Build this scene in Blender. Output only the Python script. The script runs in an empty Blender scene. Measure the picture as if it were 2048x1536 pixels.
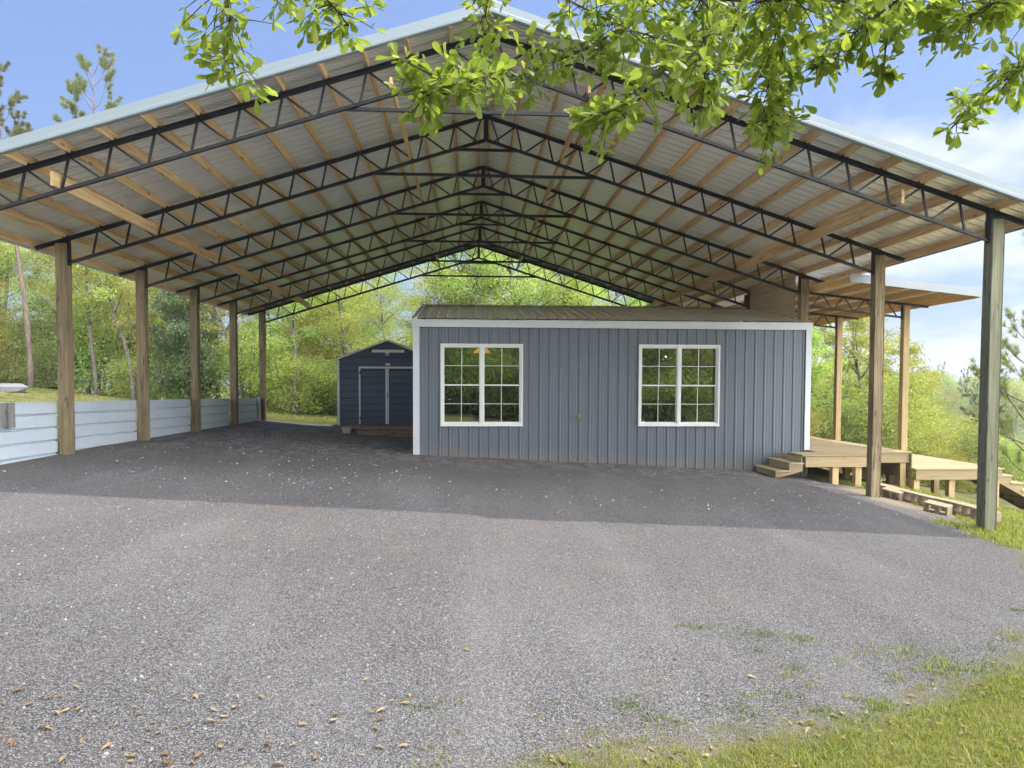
import bpy, math, random
import numpy as np
from mathutils import Vector, Matrix
random.seed(7); RNG = np.random.default_rng(7)
scn = bpy.context.scene
# ---------------------------------------------------------------- camera
# world origin = camera position (eye height about 1.75 m above the gravel), x right, y away, z up
cam_d = bpy.data.cameras.new('camera'); cam = bpy.data.objects.new('camera', cam_d)
scn.collection.objects.link(cam); scn.camera = cam
cam_d.sensor_width = 36.0; cam_d.lens = 1420/2048*36; cam_d.shift_y = 0.0270
cam_d.clip_start = 0.05; cam_d.clip_end = 3000
YAW, PIT, ROL = .0583, .0376, .0036
cam.matrix_world = (Matrix.Rotation(-YAW, 4, 'Z') @ Matrix.Rotation(math.pi/2 - PIT, 4, 'X') @ Matrix.Rotation(ROL, 4, 'Z'))
# ---------------------------------------------------------------- world and sun
SUN_EL, SUN_AZ = math.radians(71), math.radians(12)      # azimuth from +x towards +y
w = bpy.data.worlds.new('World'); scn.world = w; w.use_nodes = True
nt = w.node_tree; nd = nt.nodes; lk = nt.links
for n in list(nd): nd.remove(n)
out = nd.new('ShaderNodeOutputWorld'); bg = nd.new('ShaderNodeBackground')
sky = nd.new('ShaderNodeTexSky'); sky.sky_type = 'NISHITA'; sky.sun_disc = False
sky.sun_elevation = SUN_EL; sky.sun_rotation = math.pi/2 - SUN_AZ
sky.air_density = 1.0; sky.dust_density = 1.5; sky.ozone_density = 1.5
bg.inputs[1].default_value = 0.092
tc = nd.new('ShaderNodeTexCoord'); sx = nd.new('ShaderNodeSeparateXYZ'); lk.new(tc.outputs['Generated'], sx.inputs[0])
zz = nd.new('ShaderNodeMath'); zz.operation = 'ADD'; zz.inputs[1].default_value = .22; lk.new(sx.outputs[2], zz.inputs[0])
dx = nd.new('ShaderNodeMath'); dx.operation = 'DIVIDE'; lk.new(sx.outputs[0], dx.inputs[0]); lk.new(zz.outputs[0], dx.inputs[1])
dy = nd.new('ShaderNodeMath'); dy.operation = 'DIVIDE'; lk.new(sx.outputs[1], dy.inputs[0]); lk.new(zz.outputs[0], dy.inputs[1])
cb = nd.new('ShaderNodeCombineXYZ'); lk.new(dx.outputs[0], cb.inputs[0]); lk.new(dy.outputs[0], cb.inputs[1])
cn = nd.new('ShaderNodeTexNoise'); cn.inputs['Scale'].default_value = 1.35; cn.inputs['Detail'].default_value = 9; cn.inputs['Roughness'].default_value = .56
lk.new(cb.outputs[0], cn.inputs['Vector'])
# more cloud towards the lake side (+x), low down; cover behind the camera is added, unseen, to lift the shade
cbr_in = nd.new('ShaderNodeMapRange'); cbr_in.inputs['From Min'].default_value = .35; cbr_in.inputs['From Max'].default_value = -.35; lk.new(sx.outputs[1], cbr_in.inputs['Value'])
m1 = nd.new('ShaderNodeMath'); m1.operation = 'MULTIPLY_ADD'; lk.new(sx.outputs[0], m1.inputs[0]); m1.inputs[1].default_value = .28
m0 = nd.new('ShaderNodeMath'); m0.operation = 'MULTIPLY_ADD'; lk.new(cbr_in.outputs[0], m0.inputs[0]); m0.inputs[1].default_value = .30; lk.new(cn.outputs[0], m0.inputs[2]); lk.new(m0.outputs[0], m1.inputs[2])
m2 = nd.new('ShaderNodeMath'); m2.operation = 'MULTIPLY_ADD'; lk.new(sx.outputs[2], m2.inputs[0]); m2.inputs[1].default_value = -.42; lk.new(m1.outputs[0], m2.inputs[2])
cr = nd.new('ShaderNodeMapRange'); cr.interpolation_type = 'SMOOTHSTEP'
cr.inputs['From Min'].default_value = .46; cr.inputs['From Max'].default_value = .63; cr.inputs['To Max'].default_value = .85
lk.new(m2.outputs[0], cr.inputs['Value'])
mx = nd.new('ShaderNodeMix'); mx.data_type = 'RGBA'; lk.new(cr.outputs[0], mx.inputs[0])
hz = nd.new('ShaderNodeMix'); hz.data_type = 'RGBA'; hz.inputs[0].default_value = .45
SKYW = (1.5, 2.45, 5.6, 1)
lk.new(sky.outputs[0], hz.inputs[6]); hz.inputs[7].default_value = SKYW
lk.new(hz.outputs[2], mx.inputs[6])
# cloud colour: plain in front; unseen rear and overhead boosted as added fill light
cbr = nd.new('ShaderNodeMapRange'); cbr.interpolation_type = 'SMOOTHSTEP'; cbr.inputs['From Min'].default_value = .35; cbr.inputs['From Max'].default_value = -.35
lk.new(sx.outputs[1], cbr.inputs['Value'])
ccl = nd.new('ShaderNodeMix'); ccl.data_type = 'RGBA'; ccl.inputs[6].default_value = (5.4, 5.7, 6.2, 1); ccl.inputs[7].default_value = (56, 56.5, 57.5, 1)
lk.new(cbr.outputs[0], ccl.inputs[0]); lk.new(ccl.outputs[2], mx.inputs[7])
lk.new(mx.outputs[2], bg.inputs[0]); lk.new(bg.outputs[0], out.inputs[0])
sd = bpy.data.lights.new('sun', 'SUN'); sd.energy = 2.0; sd.angle = math.radians(.5); sd.color = (1, .95, .87)
sun = bpy.data.objects.new('sun', sd); scn.collection.objects.link(sun)
S = Vector((math.cos(SUN_EL)*math.cos(SUN_AZ), math.cos(SUN_EL)*math.sin(SUN_AZ), math.sin(SUN_EL)))
sun.rotation_euler = S.to_track_quat('Z', 'Y').to_euler()
scn.view_settings.view_transform = 'Standard'; scn.view_settings.look = 'None'
scn.view_settings.exposure = 1.0; scn.view_settings.gamma = 1
scn.cycles.max_bounces = 10; scn.cycles.diffuse_bounces = 8; scn.cycles.glossy_bounces = 4; scn.cycles.transparent_max_bounces = 8; scn.cycles.use_denoising = True

# ---------------------------------------------------------------- helpers
COL = scn.collection
class MB:
    """collects boxes, bars, tubes and sheets into one mesh"""
    def __init__(s): s.v = []; s.f = []
    def add(s, v, f):
        n = len(s.v); s.v += [tuple(p) for p in v]; s.f += [tuple(i+n for i in q) for q in f]
    def box(s, a, b):
        (x0, y0, z0), (x1, y1, z1) = a, b
        v = [(x, y, z) for z in (z0, z1) for y in (y0, y1) for x in (x0, x1)]
        s.add(v, [(0, 2, 3, 1), (4, 5, 7, 6), (0, 1, 5, 4), (2, 6, 7, 3), (0, 4, 6, 2), (1, 3, 7, 5)])
    def bbox(s, a, b, c=.004):
        """box with chamfered long edges"""
        (x0, y0, z0), (x1, y1, z1) = a, b
        d = (x1-x0, y1-y0, z1-z0); ax = d.index(max(d)); o = [i for i in range(3) if i != ax]
        lo = [a[o[0]], a[o[1]]]; hi = [b[o[0]], b[o[1]]]
        ring = [(lo[0]+c, lo[1]), (hi[0]-c, lo[1]), (hi[0], lo[1]+c), (hi[0], hi[1]-c), (hi[0]-c, hi[1]), (lo[0]+c, hi[1]), (lo[0], hi[1]-c), (lo[0], lo[1]+c)]
        v = []
        for t in (a[ax], b[ax]):
            for p in ring:
                q = [0, 0, 0]; q[ax] = t; q[o[0]] = p[0]; q[o[1]] = p[1]; v.append(q)
        f = [(i, (i+1) % 8, 8+(i+1) % 8, 8+i) for i in range(8)] + [tuple(range(7, -1, -1)), tuple(range(8, 16))]
        s.add(v, f)
    def bar(s, p, q, wd, ht, up=(0, 0, 1)):
        p = Vector(p); q = Vector(q); d = (q-p).normalized(); sd_ = d.cross(Vector(up)).normalized(); u = sd_.cross(d).normalized()
        v = [e + sd_*a*wd/2 + u*b*ht/2 for e in (p, q) for a, b in ((-1, -1), (1, -1), (1, 1), (-1, 1))]
        s.add(v, [(0, 1, 2, 3), (7, 6, 5, 4), (0, 4, 5, 1), (1, 5, 6, 2), (2, 6, 7, 3), (3, 7, 4, 0)])
    def tube(s, pts, rad, n=7):
        pts = [Vector(p) for p in pts]; base = len(s.v); k = len(pts)
        for i, p in enumerate(pts):
            d = (pts[min(i+1, k-1)]-pts[max(i-1, 0)]).normalized()
            a = d.cross(Vector((0, 0, 1))); 
            if a.length < .05: a = d.cross(Vector((0, 1, 0)))
            a.normalize(); b = d.cross(a)
            r = rad[i] if hasattr(rad, '__len__') else rad
            for j in range(n):
                t = 2*math.pi*j/n; s.v.append(tuple(p+(a*math.cos(t)+b*math.sin(t))*r))
        for i in range(k-1):
            for j in range(n):
                A = base+i*n+j; B = base+i*n+(j+1) % n
                s.f.append((A, B, B+n, A+n))
        s.f.append(tuple(base+j for j in range(n))[::-1]); s.f.append(tuple(base+(k-1)*n+j for j in range(n)))
    def prism(s, poly, off):
        n = len(poly); o = Vector(off); v = [Vector(p) for p in poly]
        s.add(v+[p+o for p in v], [tuple(range(n))[::-1], tuple(range(n, 2*n))]+[(i, (i+1) % n, n+(i+1) % n, n+i) for i in range(n)])
    def mesh(s, name, smooth=False):
        m = bpy.data.meshes.new(name); m.from_pydata(s.v, [], s.f); m.update()
        if smooth: m.polygons.foreach_set('use_smooth', [True]*len(m.polygons))
        return m
    def build(s, name, mat, parent=None, local=False, smooth=False):
        return link(name, s.mesh(name, smooth), mat, parent, local)
def link(name, mesh, mat, parent=None, local=False):
    o = bpy.data.objects.new(name, mesh); COL.objects.link(o)
    if mat and not mesh.materials: mesh.materials.append(mat)
    if parent:
        o.parent = parent
        if not local:
            t = Vector((0, 0, 0)); pp = parent
            while pp: t += pp.location+pp.matrix_parent_inverse.translation; pp = pp.parent
            o.matrix_parent_inverse = Matrix.Translation(-t)
    return o
def tag(o, label=None, cat=None, group=None, kind=None):
    if label: o['label'] = label
    if cat: o['category'] = cat
    if group: o['group'] = group
    if kind: o['kind'] = kind
    return o
def thing(name, loc, label, cat, group=None):
    o = bpy.data.objects.new(name, None); COL.objects.link(o); o.location = loc; o.empty_display_size = .2
    return tag(o, label, cat, group)
def copy_tree(o, parent=None):
    c = o.copy(); COL.objects.link(c); c.parent = parent
    for ch in [x for x in o.children]: copy_tree(ch, c)
    return c
def npmesh(name, V, F4=None, F3=None, smooth=False):
    m = bpy.data.meshes.new(name); V = np.asarray(V, dtype=np.float32)
    m.vertices.add(len(V)); m.vertices.foreach_set('co', V.ravel())
    parts = []; tot = []
    if F4 is not None and len(F4): parts.append(np.asarray(F4).ravel()); tot += [4]*len(F4)
    if F3 is not None and len(F3): parts.append(np.asarray(F3).ravel()); tot += [3]*len(F3)
    L = np.concatenate(parts).astype(np.int32); tot = np.array(tot, dtype=np.int32)
    m.loops.add(len(L)); m.loops.foreach_set('vertex_index', L)
    st = np.concatenate([[0], np.cumsum(tot)[:-1]]).astype(np.int32)
    m.polygons.add(len(tot)); m.polygons.foreach_set('loop_start', st); m.polygons.foreach_set('loop_total', tot)
    if smooth: m.polygons.foreach_set('use_smooth', np.ones(len(tot), dtype=bool))
    m.update(calc_edges=True); return m

# ---------------------------------------------------------------- materials
MATS = {}
class N:
    """small node-graph helper"""
    def __init__(s, name):
        s.m = bpy.data.materials.new(name); s.m.use_nodes = True; s.t = s.m.node_tree; s.n = s.t.nodes; s.l = s.t.links
        s.b = s.n['Principled BSDF']; s.tc = s.n.new('ShaderNodeTexCoord')
    def mp(s, sc=(1, 1, 1), rot=(0, 0, 0), src='Object', loc=None):
        m = s.n.new('ShaderNodeMapping'); m.inputs['Scale'].default_value = sc; m.inputs['Rotation'].default_value = rot
        s.l.new(s.tc.outputs[src], m.inputs[0])
        if loc is not None: s.l.new(loc, m.inputs['Location'])
        return m.outputs[0]
    def noise(s, vec, scale=5, det=4, rough=.5, dist=0):
        n = s.n.new('ShaderNodeTexNoise'); s.l.new(vec, n.inputs['Vector']); n.inputs['Scale'].default_value = scale
        n.inputs['Detail'].default_value = det; n.inputs['Roughness'].default_value = rough; n.inputs['Distortion'].default_value = dist
        return n.outputs[0]
    def vor(s, vec, scale, feat='F1', out='Distance', rnd=1):
        n = s.n.new('ShaderNodeTexVoronoi'); s.l.new(vec, n.inputs['Vector']); n.inputs['Scale'].default_value = scale; n.feature = feat
        n.inputs['Randomness'].default_value = rnd
        return n.outputs[out]
    def ramp(s, val, stops, interp='LINEAR'):
        r = s.n.new('ShaderNodeValToRGB'); r.color_ramp.interpolation = interp; e = r.color_ramp.elements
        while len(e) < len(stops): e.new(.5)
        for k, (p, c) in enumerate(stops):
            e[k].position = p; e[k].color = (c, c, c, 1) if not hasattr(c, '__len__') else (*c, 1)
        s.l.new(val, r.inputs[0]); return r.outputs[0]
    def mix(s, fac, a, b, mode='MIX'):
        m = s.n.new('ShaderNodeMix'); m.data_type = 'RGBA'; m.blend_type = mode
        for i, v in ((0, fac), (6, a), (7, b)):
            if hasattr(v, 'is_linked') or hasattr(v, 'node'): s.l.new(v, m.inputs[i])
            elif i == 0: m.inputs[0].default_value = v
            else: m.inputs[i].default_value = (*v, 1) if len(v) == 3 else v
        return m.outputs[2]
    def math(s, op, a, b=None, c=None, clamp=False):
        m = s.n.new('ShaderNodeMath'); m.operation = op; m.use_clamp = clamp
        for i, v in enumerate((a, b, c)):
            if v is None: continue
            if hasattr(v, 'node'): s.l.new(v, m.inputs[i])
            else: m.inputs[i].default_value = v
        return m.outputs[0]
    def rnd(s):
        o = s.n.new('ShaderNodeObjectInfo'); return o.outputs['Random']
    def attr(s, name):
        a = s.n.new('ShaderNodeAttribute'); a.attribute_name = name; return a.outputs['Fac']
    def hsv(s, col, h=.5, sa=1, v=1):
        m = s.n.new('ShaderNodeHueSaturation')
        for nm, x in (('Hue', h), ('Saturation', sa), ('Value', v)):
            if hasattr(x, 'node'): s.l.new(x, m.inputs[nm])
            else: m.inputs[nm].default_value = x
        s.l.new(col, m.inputs['Color']); return m.outputs[0]
    def fin(s, col=None, rough=None, bump=None, bs=.3, bd=.01, metal=None, spec=None):
        if col is not None:
            if hasattr(col, 'node'): s.l.new(col, s.b.inputs['Base Color'])
            else: s.b.inputs['Base Color'].default_value = (*col, 1)
        if rough is not None:
            if hasattr(rough, 'node'): s.l.new(rough, s.b.inputs['Roughness'])
            else: s.b.inputs['Roughness'].default_value = rough
        if metal is not None: s.b.inputs['Metallic'].default_value = metal
        if spec is not None: s.b.inputs['Specular IOR Level'].default_value = spec
        if bump is not None:
            b = s.n.new('ShaderNodeBump'); b.inputs['Strength'].default_value = bs; b.inputs['Distance'].default_value = bd
            s.l.new(bump, b.inputs['Height']); s.l.new(b.outputs[0], s.b.inputs['Normal'])
        return s.m
def wood(name, axis, c0, c1, c2, knots=.5, rough=.75, grain=1.0):
    g = N(name); r = g.rnd(); r10 = g.math('MULTIPLY', r, 37.0)
    cmb = g.n.new('ShaderNodeCombineXYZ'); 
    for i in range(3): g.l.new(r10, cmb.inputs[i])
    sc = [26*grain]*3; sc[axis] = 1.1*grain
    v = g.mp(tuple(sc), loc=cmb.outputs[0]); n1 = g.noise(v, 1, 5, .6, .6)
    sc2 = [2.2]*3; sc2[axis] = .5; n2 = g.noise(g.mp(tuple(sc2), loc=cmb.outputs[0]), 1, 3, .5)
    sck = [5.5]*3; sck[axis] = 1.9; kn = g.vor(g.mp(tuple(sck), loc=cmb.outputs[0]), 1)
    col = g.ramp(n1, [(.30, c0), (.52, c1), (.72, c2)])
    col = g.mix(g.ramp(n2, [(.35, 0.0), (.7, .55)]), col, c0)
    kr = g.ramp(kn, [(.07, knots), (.16, 0.0)])
    col = g.mix(kr, col, tuple(x*.35 for x in c0))
    scc = [7.0]*3; scc[axis] = .35; ck = g.noise(g.mp(tuple(scc), loc=cmb.outputs[0]), 1.6, 2, .4, .3)
    if rough > .8: col = g.mix(g.ramp(ck, [(.485, 0.0), (.50, .85), (.515, 0.0)]), col, tuple(x*.30 for x in c0))
    col = g.hsv(col, .5, 1, g.math('MULTIPLY_ADD', r, .3, .85))
    return g.fin(col, rough, n1, .35, .004, spec=.3)
M_purlin = wood('purlin_pine', 1, (.46, .28, .12), (.72, .51, .27), (.82, .65, .40), .75)
M_lean = wood('new_pine_joist', 1, (.55, .33, .12), (.72, .47, .20), (.80, .57, .28), .6)
M_post = wood('treated_post', 2, (.13, .095, .055), (.27, .21, .125), (.40, .32, .20), .6, .85)
M_postg = wood('treated_post_green', 2, (.135, .135, .085), (.225, .225, .15), (.31, .31, .215), .5, .85)
M_postn = wood('new_post', 2, (.30, .205, .095), (.43, .32, .165), (.53, .42, .24), .6, .8)
M_deckx = wood('deck_board_wood', 0, (.29, .21, .11), (.38, .295, .17), (.45, .37, .235), .4, .8)
M_decky = wood('deck_joist_wood', 1, (.36, .25, .12), (.50, .37, .20), (.58, .46, .27), .4, .8)
M_deckz = wood('deck_post_wood', 2, (.40, .28, .13), (.55, .41, .22), (.64, .50, .29), .4, .8)
M_tread = wood('old_tread_wood', 1, (.34, .26, .14), (.48, .39, .23), (.58, .49, .31), .4, .85)
M_ply = wood('plywood', 1, (.36, .28, .17), (.48, .39, .25), (.56, .47, .32), .4, .8, .5)
M_grey = wood('weathered_board', 2, (.13, .13, .125), (.23, .23, .22), (.34, .34, .33), .2, .9, 2)
M_step = wood('brown_step_wood', 0, (.15, .10, .07), (.25, .17, .12), (.33, .24, .17), .3, .85)
def steel():
    g = N('black_painted_steel'); n = g.noise(g.mp((9, 9, 9)), 1, 4)
    return g.fin(g.ramp(n, [(.35, (.012, .012, .014)), (.7, (.03, .03, .034))]), g.ramp(n, [(.3, .38), (.7, .55)]), n, .1, .002, spec=.35)
M_steel = steel()
def galv():
    g = N('galvalume_sheet'); n = g.noise(g.mp((3, 3, 3)), 1, 5, .6); n2 = g.vor(g.mp((60, 60, 60)), 1, out='Color')
    c = g.mix(g.ramp(n, [(.3, 0.0), (.7, .6)]), (.95, .955, .96), (.90, .905, .91))
    return g.fin(c, g.ramp(n, [(.3, .22), (.7, .27)]), metal=.35)
M_galv = galv()
def paint(name, c, rough=.4, var=.12, dirt=(.3, .26, .2), amt=.12, metal=0, spec=.5):
    g = N(name); n = g.noise(g.mp((1.3, 1.3, 1.3)), 1, 6, .6); n2 = g.noise(g.mp((14, 14, 3)), 1, 5, .65)
    col = g.mix(g.ramp(n, [(.3, 0.0), (.75, var)]), c, tuple(x*.55 for x in c))
    col = g.mix(g.ramp(n2, [(.52, 0.0), (.8, amt)]), col, dirt)
    return g.fin(col, g.ramp(n2, [(.3, rough), (.8, min(1, rough+.18))]), n2, .04, .002, metal=metal, spec=spec)
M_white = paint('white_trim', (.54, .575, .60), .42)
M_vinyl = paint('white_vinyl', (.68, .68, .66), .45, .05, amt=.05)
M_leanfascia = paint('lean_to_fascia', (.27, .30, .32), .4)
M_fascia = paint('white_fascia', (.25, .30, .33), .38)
M_blue = paint('slate_blue_panel', (.112, .134, .162), .36, .12, amt=.05)
def splash(m):
    nt_ = m.node_tree; n = nt_.nodes; l = nt_.links; b = n['Principled BSDF']; src = b.inputs['Base Color'].links[0].from_socket
    tc_ = n.new('ShaderNodeTexCoord'); sp_ = n.new('ShaderNodeSeparateXYZ'); l.new(tc_.outputs['Object'], sp_.inputs[0])
    def mth(op, a, b_, c=None):
        q = n.new('ShaderNodeMath'); q.operation = op
        for i, v_ in enumerate((a, b_, c)):
            if v_ is None: continue
            if hasattr(v_, 'node'): l.new(v_, q.inputs[i])
            else: q.inputs[i].default_value = v_
        return q.outputs[0]
    h_ = mth('ADD', mth('MULTIPLY_ADD', sp_.outputs[0], .048, 1.64), sp_.outputs[2])
    nz = n.new('ShaderNodeTexNoise'); nz.inputs['Scale'].default_value = 5; nz.inputs['Detail'].default_value = 8; nz.inputs['Roughness'].default_value = .7; l.new(tc_.outputs['Object'], nz.inputs['Vector'])
    v_ = mth('SUBTRACT', mth('MULTIPLY', nz.outputs[0], .75), h_)
    rp = n.new('ShaderNodeValToRGB'); rp.color_ramp.elements[0].position = .05; rp.color_ramp.elements[1].position = .38; rp.color_ramp.elements[0].color = (0, 0, 0, 1); rp.color_ramp.elements[1].color = (.55, .55, .55, 1)
    l.new(v_, rp.inputs[0]); mx_ = n.new('ShaderNodeMix'); mx_.data_type = 'RGBA'; l.new(rp.outputs[0], mx_.inputs[0]); l.new(src, mx_.inputs[6]); mx_.inputs[7].default_value = (.19, .16, .13, 1); l.new(mx_.outputs[2], b.inputs['Base Color'])
splash(M_blue)
M_navy = paint('navy_panel', (.030, .048, .092), .35, .2, amt=.05)
M_bronze = paint('bronze_roof', (.74, .67, .57), .30, .12, (.3, .28, .24), .25, metal=.1)
M_lowwall = paint('pale_wall_panel', (.52, .59, .67), .35, .15, (.42, .36, .28), .25)
M_block = paint('concrete_block', (.36, .295, .195), .9, .3, (.25, .2, .14), .4)
M_blockp = paint('pale_concrete', (.52, .47, .41), .9, .3, (.3, .25, .2), .3)
M_room = paint('room_wall', (.30, .26, .21), .8)
M_dark = paint('black_plastic', (.02, .02, .022), .4)
M_rust = paint('rust_red_box', (.10, .04, .03), .6)
M_brass = paint('brass', (.45, .36, .2), .35, metal=.8)
g = N('glass_pane')
for n_ in list(g.n):
    if n_.type == 'BSDF_PRINCIPLED': g.n.remove(n_)
tr = g.n.new('ShaderNodeBsdfTransparent'); tr.inputs[0].default_value = (.45, .48, .46, 1)
gl = g.n.new('ShaderNodeBsdfGlossy'); gl.inputs['Roughness'].default_value = .01; gl.inputs[0].default_value = (.95, 1, .97, 1)
fr = g.n.new('ShaderNodeFresnel'); fr.inputs[0].default_value = 4.2
nz = g.noise(g.mp((1.1, 1.1, 1.1)), 1, 2); bm = g.n.new('ShaderNodeBump'); bm.inputs['Strength'].default_value = .12; bm.inputs['Distance'].default_value = .02
g.l.new(nz, bm.inputs['Height']); g.l.new(bm.outputs[0], gl.inputs['Normal'])
ff = g.math('MULTIPLY_ADD', fr.outputs[0], .9, .02, True)
ms = g.n.new('ShaderNodeMixShader'); g.l.new(ff, ms.inputs[0]); g.l.new(tr.outputs[0], ms.inputs[1]); g.l.new(gl.outputs[0], ms.inputs[2])
g.l.new(ms.outputs[0], g.n['Material Output'].inputs[0]); M_glass = g.m
g = N('lit_lamp_shade'); g.b.inputs['Base Color'].default_value = (.8, .5, .25, 1)
g.b.inputs['Emission Color'].default_value = (1, .42, .12, 1); g.b.inputs['Emission Strength'].default_value = 2.2; M_lamp = g.m

def leafmat(name, c_dark, c_light, trans=.5, tcol=None, shift=.04, glossy=False):
    g = N(name); v = g.attr('var'); r = g.rnd()
    col = g.mix(v, c_dark, c_light)
    col = g.hsv(col, g.math('MULTIPLY_ADD', r, shift, .5-shift/2), 1, g.math('MULTIPLY_ADD', r, .44, .80))
    g.l.new(col, g.b.inputs['Base Color']); g.b.inputs['Roughness'].default_value = .45 if glossy else .6
    g.b.inputs['Specular IOR Level'].default_value = .4 if glossy else .25
    t = g.n.new('ShaderNodeBsdfTranslucent')
    tcx = g.mix(1.0, col, tcol or (1.45, 1.4, .75), 'MULTIPLY'); g.l.new(tcx, t.inputs[0])
    ms = g.n.new('ShaderNodeMixShader'); ms.inputs[0].default_value = trans
    g.l.new(g.b.outputs[0], ms.inputs[1]); g.l.new(t.outputs[0], ms.inputs[2]); g.l.new(ms.outputs[0], g.n['Material Output'].inputs[0])
    return g.m
M_leafA = leafmat('spring_leaves', (.20, .25, .07), (.50, .55, .17), .52, shift=.085)
M_leafB = leafmat('deep_leaves', (.12, .17, .055), (.34, .41, .14), .48, shift=.05)
M_needle = leafmat('pine_needles', (.09, .11, .03), (.22, .24, .07), .3)
M_needle2 = leafmat('soft_pine_needles', (.18, .22, .07), (.36, .40, .15), .35)
M_leafC = leafmat('dark_glossy_leaves', (.05, .085, .035), (.15, .21, .09), .3, glossy=True)
M_oak = leafmat('oak_leaves', (.17, .25, .055), (.40, .48, .13), .52, (1.5, 1.45, .7), .0, True)
M_grassb = leafmat('grass_blades', (.13, .20, .03), (.42, .43, .12), .4, (1.3, 1.2, .6), 0)
M_weed = leafmat('weed_leaves', (.09, .16, .025), (.20, .30, .05), .4, (1.3, 1.2, .6), 0)
M_litter = leafmat('dry_leaves', (.24, .15, .07), (.52, .38, .20), .2, (1.2, 1.1, .8), 0)
def bark(name, a, b):
    g = N(name); n = g.noise(g.mp((14, 14, 3)), 1, 5, .65); vr = g.vor(g.mp((9, 9, 2.4)), 1, 'DISTANCE_TO_EDGE')
    c = g.mix(g.ramp(n, [(.3, 0.0), (.7, 1.0)]), a, b); c = g.mix(g.ramp(vr, [(.0, .6), (.12, 0.0)]), c, tuple(x*.35 for x in a))
    return g.fin(c, .9, n, .6, .02)
M_barkg = bark('grey_bark', (.10, .085, .07), (.23, .20, .17)); M_barkp = bark('pine_bark', (.11, .075, .055), (.25, .19, .15))
M_twig = bark('twig_bark', (.09, .075, .055), (.19, .16, .12))

# ---------------------------------------------------------------- terrain
XS = [-200, -60, -30, -12, -7.3, -1.3, 0, 4, 7, 8, 10, 12.2, 16, 24, 32, 45, 300]
ZS = [-1.0, -1.0, -1.0, -1.2, -1.27, -1.58, -1.66, -1.85, -2.02, -2.14, -2.36, -2.85, -3.5, -4.8, -6.0, -7.6, -7.8]
def sstep(a, b, x):
    t = np.clip((x-a)/(b-a), 0, 1); return t*t*(3-2*t)
def ground_z(X, Y):
    X = np.asarray(X, dtype=float); Y = np.asarray(Y, dtype=float)
    z = np.interp(X, XS, ZS)
    z = z - np.clip(16-Y, 0, 16)*.012*np.where(X > 0, 1, .5)
    z = z + 1.35*np.exp(-(((X+24)/9.5)**2+((Y-30)/8.5)**2))      # grassy bank on the left
    z = z - .10*sstep(16, 26, Y)*sstep(-9, -6, X)*(1-sstep(3, 9, X))
    # beyond the lake the land comes up again
    far = sstep(118, 260, Y)*sstep(10, 60, X)
    z = z + far*(6.5+3.0*np.sin(X*.021+1)+2.0*np.sin(Y*.017))
    z = z - 1.4*np.exp(-(((X-66)/34)**2+((Y-84)/22)**2))
    return z + .025*np.sin(X*1.3+Y*.7)*sstep(9, 14, X) + .012*np.sin(X*2.1)*np.sin(Y*1.7)
def axis_pts(segs):
    a = []
    for s0, s1, st in segs: a += list(np.arange(s0, s1, st))
    a.append(segs[-1][1]); return np.array(a)
gx = axis_pts([(-420, -60, 18), (-60, -20, 2), (-20, -9, .5), (-9, 14, .25), (14, 40, .8), (40, 120, 4), (120, 620, 20)])
gy = axis_pts([(-60, -4, 4), (-4, 2.5, .5), (2.5, 6, .12), (6, 20, .25), (20, 45, .6), (45, 140, 3), (140, 900, 25)])
GX, GY = np.meshgrid(gx, gy); GZ = ground_z(GX, GY)
V = np.stack([GX.ravel(), GY.ravel(), GZ.ravel()], 1); nx = len(gx); ny = len(gy)
I = (np.arange(ny-1)[:, None]*nx+np.arange(nx-1)[None, :]).ravel()
gm = npmesh('ground', V, np.stack([I, I+1, I+nx+1, I+nx], 1), smooth=True)
# how far a point lies inside the gravel yard (metres), and how far under the roof
X_, Y_ = V[:, 0], V[:, 1]
def gravel_d(X, Y):
    right = np.interp(Y, [-10, 5.0, 5.6, 8.5, 10.5, 12, 14.5, 17, 40], [9, 6, 5.1, 7.0, 7.7, 8.3, 8.2, 8.0, 8.0]) - X
    left = X + 7.5
    back = 26.3 - Y + .1*(X+4)
    front = Y - np.interp(X, [-10, -.8, .25, .45, .94, 1.5, 2.52, 3.62, 5, 9], [2.0, 2.2, 3.2, 3.44, 3.58, 3.68, 4.06, 4.66, 5.5, 6])
    return np.minimum(np.minimum(right, left), np.minimum(back, front))
def addattr(m, name, val, dom='POINT'):
    a = m.attributes.new(name, 'FLOAT', dom); a.data.foreach_set('value', np.asarray(val, dtype=np.float32))
addattr(gm, 'gravel', np.clip(gravel_d(X_, Y_)*.5+.5, 0, 1))
addattr(gm, 'dirt', np.exp(-(((X_-8.35)/.95)**2+((Y_-13.3)/2.3)**2)*1.2))
addattr(gm, 'packed', sstep(11.5, 17.5, Y_+.35*np.abs(X_-1)*0)*sstep(-9, -6, X_))
g = N('yard_ground')
obj = g.tc.outputs['Object']
nA = g.noise(g.mp((1, 1, 1)), 1.6, 6, .62); nB = g.noise(g.mp((1, 1, 1)), .28, 4, .55); nC = g.noise(g.mp((1, 1, 1)), 7, 5, .6)
mask = g.math('ADD', g.attr('gravel'), g.math('MULTIPLY_ADD', nA, .26, -.13))
mask = g.math('ADD', mask, g.math('MULTIPLY_ADD', nC, .40, -.20))
mask = g.math('ADD', mask, g.math('MULTIPLY_ADD', g.noise(g.mp((1, 1, 1)), 26, 4, .6), .30, -.15)); mk = g.ramp(mask, [(.40, 0.0), (.60, 1.0)])
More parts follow.
